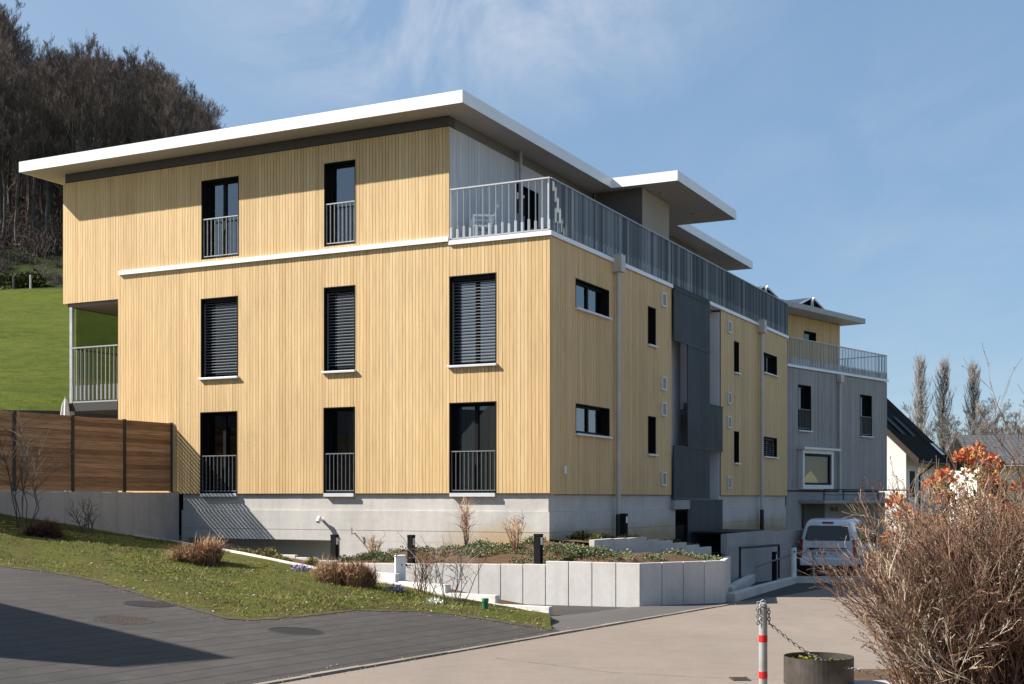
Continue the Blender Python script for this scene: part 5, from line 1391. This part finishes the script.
twiggy(6, 8, .8, .55, 8, .008).build('stems', M['twig_wood'], t, fix=False)
t = thing('bare_sapling', 'leafless shrub with few long diagonal stems near the green stake', 'sapling', (-.98, 20.9, -1.83))
twiggy(8, 11, 1.25, 1.1, 5, .006).build('stems', M['twig_pale'], t, fix=False)
t = thing('bare_sapling', 'small shrub with dry brown seed heads beside the dry grass clump', 'sapling', (-1.48, 21.6, -1.80))
mb = twiggy(9, 13, .95, .55, 6, .006); r2_ = random.Random(2)
for _ in range(70):
    p = Vector((r2_.gauss(0, .22), r2_.gauss(0, .2), r2_.uniform(.55, .95))); leaf_ball(mb, p, .03, .03, .03, 5, .035, r2_, 0, .6)
mb.build('stems', M['bush_twig'], t, fix=False)
t = thing('flower_cushion', 'cushion of white flowers at the edge of the pavers', 'flowers', (-1.27, 20.7, -1.84))
mb = MB(); r2_ = random.Random(3); leaf_ball(mb, (0, 0, 0), .22, .18, .2, 420, .05, r2_, 0, 1); mb.build('blossom', M['petal_white'], t, fix=False)
t = thing('flower_cushion', 'small cushion of lilac flowers near the top of the lawn', 'flowers', (-4.04, 24.3, lawn_at(-4.04, 24.3)))
mb = MB(); leaf_ball(mb, (0, 0, 0), .2, .16, .1, 260, .05, r2_, 0, 1); mb.build('blossom', M['petal_lilac'], t, fix=False)
t = thing('flower_cushion', 'tiny dusky lilac flowers in the shadow of the dry grass clump', 'flowers', (-1.95, 21.3, lawn_at(-1.95, 21.3)))
mb = MB(); leaf_ball(mb, (0, 0, 0), .16, .12, .1, 160, .05, r2_, 0, .8); mb.build('blossom', M['petal_lilac'], t, fix=False)

# ground cover clumps in the raised bed
gp = []
def soil_pt(Q, u, v):
    n, m = len(Q), len(Q[0]); i = min(n-2, int(u*(n-1))); j = min(m-2, int(v*(m-1))); return Q[i][j].lerp(Q[i+1][j+1], .5)
rr = random.Random(31); cl = []
for (Q, n) in ((Q1, 44), (Q2, 16), (Q3, 12)):
    for _ in range(n):
        u, v = rr.uniform(.04, .95), rr.uniform(.2, .92)
        if Q is Q1 and .52 < u < .80 and v < .6 and rr.random() < .7: continue
        if Q is Q3 and v > .45: continue
        cl.append((soil_pt(Q, u, v), rr.uniform(.85, 1.4)))
lb = 'low grey green ground cover clump in the raised planting bed'
for k, (p, s) in enumerate(cl):
    if k < 4:
        t = thing('ground_cover_plant', lb, 'plant', p-Vector((0, 0, .05)), rr.random()*6, 'ground cover clumps in the raised bed'); mb = MB(); r2_ = random.Random(60+k)
        for _ in range(6): leaf_ball(mb, (r2_.gauss(0, .15), r2_.gauss(0, .15), 0), .16, .16, r2_.uniform(.09, .2), 170, .036, r2_, .1, 1)
        mb.build('leaves', M['leaf_green'], t, fix=False); t.scale = (s, s, s*.72); gp.append(t)
    else: dup(gp[k % 4], p-Vector((0, 0, .05)), rr.random()*6.28, (s, s, s*rr.uniform(.55, .85)))
# grassy clumps along the lawn edging and on the shaded bed
gp2 = []; lb1 = 'grassy evergreen clump planted behind the lawn edging'
spots2 = []
for px_, Y in ((236, 28.6), (246, 28.3), (258, 28.0), (268, 27.8), (278, 27.4), (286, 27.2), (312, 26.5)):
    X = (px_-512)/1275*Y; spots2.append((X, Y, None, lb1, 'clumps behind the lawn edging'))
lb2 = 'dark spiky clump in the shaded bed along the building'
for _ in range(22):
    a = rr.uniform(-.2, 7.6); q = B2W(a, rr.uniform(-1.3, -.25)); spots2.append((q.x, q.y, -.95-.07*max(0, a), lb2, 'spiky clumps in the shaded bed'))
for k, (X, Y, z, l, g) in enumerate(spots2):
    if z is None:
        z = min(upper, key=lambda q: (q[0]-X)**2+(q[1]-Y)**2)[2]-.02
    if k < 2 or len(gp2) < 4 and l is lb2:
        t = thing('spiky_plant', l, 'plant', (X, Y, z), 0, g); mb = tuft(70+k, .34, .36, 260)
        r2_ = random.Random(k); leaf_ball(mb, (0, 0, 0), .2, .2, .16, 120, .07, r2_, 0, 1); mb.build('leaves', M['leaf_strip' if l is lb1 else 'leaf_dark'], t, fix=False); gp2.append(t); t.scale = (.7,)*3 if l is lb1 else (1,)*3
    else: dup(gp2[k % 2 if l is lb1 else 2+k % 2], (X, Y, z), rr.random()*6, rr.uniform(.55, .9) if l is lb1 else rr.uniform(.75, 1.25), l, g)
# dry stalks against the plinth
for k, (px_, Y, H, R, lb) in enumerate(((516, 27.2, .75, .42, 'dry twiggy bush in the bed by the building corner'), (466, 28.2, .95, .22, 'tall thin dry stalks against the concrete plinth'), (374, 29.6, .55, .32, 'small bare bush at the garage end of the planting bed'))):
    X = (px_-512)/1275*Y; z = {0: -1.12, 1: -1.08, 2: -1.40}[k]
    t = thing('dry_shrub', lb, 'shrub', (X, Y, z)); twiggy(90+k, 16, H, R, 7, .006).build('stems', M['dry_grass'], t, fix=False)

# ------------------------------------------------------------------ big shrub beside the road
r = random.Random(19)
bed = MB(); bed.grid([[(x, y, road_z(x, y)+.03+.05*math.sin(x*3)*math.cos(y*2.3)) for y in np.linspace(6, 12.9, 14)] for x in np.linspace(3.08, 9, 12)])
structure('planting_bed', bed, M['soil'], smooth=True)
t = thing('bare_shrub', 'large bare shrub with dense brown twigs beside the road', 'shrub', (3.87, 9.7, -1.69))
mbs, mbt = MB(), MB()
def grows(p):      # natural outline of the shrub: clear of the planter at its foot, lower towards the road
    if p.x < -1.0 and p.z < .32+(-1.0-p.x)*1.45: return False
    if p.x < -1.15 and p.z > 1.86-(-1.15-p.x)*1.1: return False
    return p.x > -1.72
def btwig(p, d, L, rad, lev, tn):
    k = 4 if lev < 2 else 3; q = [p]; dd = d.copy()
    for i in range(k):
        dd = (dd+Vector((r.gauss(0, .13), r.gauss(0, .13), r.gauss(-.01, .10)))).normalized(); q.append(q[-1]+dd*L/k)
    while not grows(q[-1]) and L > .12:
        L *= .8; q = [p]; dd = d.copy()
        for i in range(k): dd = (dd+Vector((r.gauss(0, .10), r.gauss(0, .10), r.gauss(.03, .08)))).normalized(); q.append(q[-1]+dd*L/k)
    if not grows(q[-1]): return
    (mbs if lev == 0 else mbt).tube(q, [max(.0017, rad*(1-.72*i/k)) for i in range(k+1)], 5 if lev == 0 else 3, min(1, max(0, tn+r.gauss(0, .12))), cap=False)
    if lev == 3: return
    m = (7, 4, 2)[lev]
    for i in range(m):
        f = r.uniform(.25 if lev == 0 else .15, 1)*k; j = min(k-1, int(f)); b = q[j].lerp(q[j+1], f-j); ax = (q[j+1]-q[j]).normalized()
        o = ax.orthogonal().normalized(); o.rotate(Matrix.Rotation(r.random()*6.28, 3, ax)); nd_ = (ax*.95+o*r.uniform(.25, .68)+Vector((0, 0, .12))).normalized()
        btwig(b, nd_, L*r.uniform(.26, .48), rad*.5, lev+1, tn)
    if lev >= 1:      # buds at the tips
        for i in range(2):
            b = q[-1-i % 2]; w = .006; dd2 = Vector((r.gauss(0, 1), r.gauss(0, 1), r.gauss(0, 1))).normalized()*.011
            mbt.quad([b-dd2*.4, b+Vector((w, 0, 0)), b+dd2, b-Vector((w, 0, 0))], r.uniform(0, .45))
for i in range(520):
    a = r.random()*6.28; rb = math.sqrt(r.random()); p = Vector((max(-.80, .92*rb*math.cos(a)), .55*rb*math.sin(a), 0))
    dx = max(-1.45, min(1.6, p.x*1.02+r.gauss(-.05, .36))); dy = p.y+r.gauss(0, .3)
    top = 1.76*math.sqrt(max(.04, 1-(abs(dx)/1.66)**4))-max(0, -dx-.6)*.55; low = min(top, .35+(.30 if dx < -.6 else 0)+.60*abs(dx)+max(0, abs(dx)-abs(p.x))*.3)
    hh = low+(top-low)*r.random()**.7
    tip = Vector((dx, dy, hh)); d = (tip-p); L = d.length*.82; d.normalize(); d = (d+Vector((0, 0, .16 if dx > -.7 else .05))).normalized()
    btwig(p, d, L, r.uniform(.004, .0095), 0, min(1, max(0, r.gauss(.48, .3))))
for (tx, ty, tz) in ((.10, -.3, 2.2), (.24, .2, 2.45)):      # a few long leaders
    p = Vector((tx*.4, ty, 0)); d = Vector((tx, ty, tz))-p; btwig(p, d.normalized(), d.length*.95, .009, 0, .4)
mbs.build('stems', M['bush_twig'], t, fix=False); mbt.build('twigs', M['bush_twig'], t, fix=False)
# photinia behind it
t = thing('red_leaf_shrub', 'evergreen shrub with glowing orange red young leaves behind the bare shrub', 'shrub', (4.33, 10.9, -1.70))
mb = MB(); lf = MB(); r = random.Random(23)
heads = [(-1.02, 1.60), (-.90, 1.40), (-.97, 1.50), (-.77, 1.85), (-.70, 1.78), (-.56, 1.65), (-.42, 1.57), (-.54, 2.04), (-.43, 1.99), (-.33, 2.10), (-.28, 1.97), (-.18, 1.50), (-.08, 1.83), (.0, 1.52),
         (-.13, 1.30), (-.75, 1.30), (-.61, 1.40), (-.90, 1.18), (-.47, 1.26), (-.33, 1.40), (.02, 1.17), (-.28, 1.12), (-1.08, 1.25), (.15, 1.75), (.32, 1.90), (.5, 1.7), (.62, 1.5), (.28, 1.4), (.8, 1.3), (.45, 1.2), (-.65, 1.05), (-.1, .95)]
for (hx, hz) in [(.893*a+.003, .893*b+.183) for a, b in heads]:
    p = Vector((hx*.35-.1, r.uniform(-.2, .2), 0)); tip = Vector((hx-.05, r.uniform(-.35, .3), hz))
    mb.tube([p, p.lerp(tip, .5)+Vector((0, 0, .12)), tip], [.011, .007, .004], 4, r.random(), cap=False)
    hot = r.uniform(.30, .48)
    leaf_ball(lf, tip, .085, .085, .10, 120, .042, r, hot, 1)
    for k in range(5): leaf_ball(lf, p.lerp(tip, r.uniform(.55, .95))+Vector((r.gauss(0, .09), r.gauss(0, .09), 0)), .11, .11, .09, 36, .040, r, 0, .62)
mb.build('stems', M['bush_twig'], t, fix=False); lf.build('leaves', M['leaf_orange'], t, fix=False)

# ------------------------------------------------------------------ light, sky, camera
S = Vector((-2.32, .047, 1.88)).normalized()
sun = bpy.data.lights.new('sun', 'SUN'); sun.energy = 5.0; sun.angle = math.radians(.53); sun.color = (1.0, .94, .86)
so = bpy.data.objects.new('sun', sun); COL.objects.link(so); so.rotation_euler = S.to_track_quat('Z', 'Y').to_euler(); so.location = (-30, 0, 30)
w = bpy.data.worlds.new('World'); sc.world = w; w.use_nodes = True; nt = w.node_tree; nt.nodes.clear()
out = nt.nodes.new('ShaderNodeOutputWorld'); bg = nt.nodes.new('ShaderNodeBackground')
sky = nt.nodes.new('ShaderNodeTexSky'); sky.sky_type = 'NISHITA'; sky.sun_disc = False
el = math.asin(S.z); sky.sun_elevation = el; sky.sun_rotation = math.atan2(S.x, S.y)
sky.altitude = 400; sky.air_density = 1.0; sky.dust_density = .2; sky.ozone_density = 1.2
tc = nt.nodes.new('ShaderNodeTexCoord'); sp = nt.nodes.new('ShaderNodeSeparateXYZ'); nt.links.new(tc.outputs['Generated'], sp.inputs[0])
def math_(op, a, b=None):
    n = nt.nodes.new('ShaderNodeMath'); n.operation = op
    for i, v in enumerate((a, b)):
        if v is None: continue
        if isinstance(v, (int, float)): n.inputs[i].default_value = v
        else: nt.links.new(v, n.inputs[i])
    return n.outputs[0]
den = math_('ADD', math_('MAXIMUM', sp.outputs['Z'], 0.0), .18)
cx_ = math_('DIVIDE', sp.outputs['X'], den); cy_ = math_('DIVIDE', sp.outputs['Y'], den)
cb = nt.nodes.new('ShaderNodeCombineXYZ'); nt.links.new(cx_, cb.inputs[0]); nt.links.new(cy_, cb.inputs[1])
mp = nt.nodes.new('ShaderNodeMapping'); nt.links.new(cb.outputs[0], mp.inputs[0]); mp.inputs['Location'].default_value = (3.1, 1.7, 0); mp.inputs['Scale'].default_value = (.9, .45, 1); mp.inputs['Rotation'].default_value = (0, 0, .5)
n1 = nt.nodes.new('ShaderNodeTexNoise'); nt.links.new(mp.outputs[0], n1.inputs['Vector']); n1.inputs['Scale'].default_value = 1.1; n1.inputs['Detail'].default_value = 3; n1.inputs['Roughness'].default_value = .5
n2 = nt.nodes.new('ShaderNodeTexNoise'); nt.links.new(mp.outputs[0], n2.inputs['Vector']); n2.inputs['Scale'].default_value = 5; n2.inputs['Detail'].default_value = 9; n2.inputs['Roughness'].default_value = .62; n2.inputs['Distortion'].default_value = .5
cov = nt.nodes.new('ShaderNodeMapRange'); nt.links.new(n1.outputs['Fac'], cov.inputs[0]); cov.inputs[1].default_value = .42; cov.inputs[2].default_value = .68
wis = nt.nodes.new('ShaderNodeMapRange'); nt.links.new(n2.outputs['Fac'], wis.inputs[0]); wis.inputs[1].default_value = .38; wis.inputs[2].default_value = .72
ex = math_('DIVIDE', math_('SUBTRACT', cx_, -.07), .46); ey = math_('DIVIDE', math_('SUBTRACT', cy_, 1.66), .52)
patch = math_('MAXIMUM', math_('SUBTRACT', 1.0, math_('SQRT', math_('ADD', math_('MULTIPLY', ex, ex), math_('MULTIPLY', ey, ey)))), 0.0)
cover = math_('ADD', math_('MULTIPLY', cov.outputs[0], .22), math_('MULTIPLY', patch, 1.15))
cl_ = math_('MULTIPLY', math_('MULTIPLY', cover, wis.outputs[0]), .85)
lf_ = nt.nodes.new('ShaderNodeMapRange'); nt.links.new(cx_, lf_.inputs[0]); lf_.inputs[1].default_value = .15; lf_.inputs[2].default_value = -.75; lf_.inputs[3].default_value = 0; lf_.inputs[4].default_value = .17
veil = math_('ADD', cl_, lf_.outputs[0])
mx = nt.nodes.new('ShaderNodeMix'); mx.data_type = 'RGBA'; nt.links.new(veil, mx.inputs[0]); hz = nt.nodes.new('ShaderNodeMix'); hz.data_type = 'RGBA'; hz.inputs[0].default_value = .55; nt.links.new(sky.outputs[0], hz.inputs[6]); hz.inputs[7].default_value = (2.05, 3.45, 5.35, 1)
nt.links.new(hz.outputs[2], mx.inputs[6]); mx.inputs[7].default_value = (5.6, 6.0, 6.6, 1)
nt.links.new(mx.outputs[2], bg.inputs[0]); bg.inputs[1].default_value = .062; nt.links.new(bg.outputs[0], out.inputs[0])

cam = bpy.data.cameras.new('camera'); co = bpy.data.objects.new('camera', cam); COL.objects.link(co)
co.location = (0, 0, 0); co.rotation_euler = (math.pi/2, 0, 0)
cam.lens = 1275/1024*36; cam.sensor_width = 36; cam.shift_y = (497-342)/1024; cam.clip_end = 6000; cam.clip_start = .1
sc.camera = co
sc.view_settings.view_transform = 'Standard'; sc.view_settings.look = 'None'; sc.view_settings.gamma = 1; sc.view_settings.use_curve_mapping = False
sc.view_settings.exposure = 1.08
sc.render.engine = 'CYCLES'; sc.cycles.use_denoising = True; sc.cycles.max_bounces = 6; sc.cycles.transparent_max_bounces = 8
sc.render.film_transparent = False
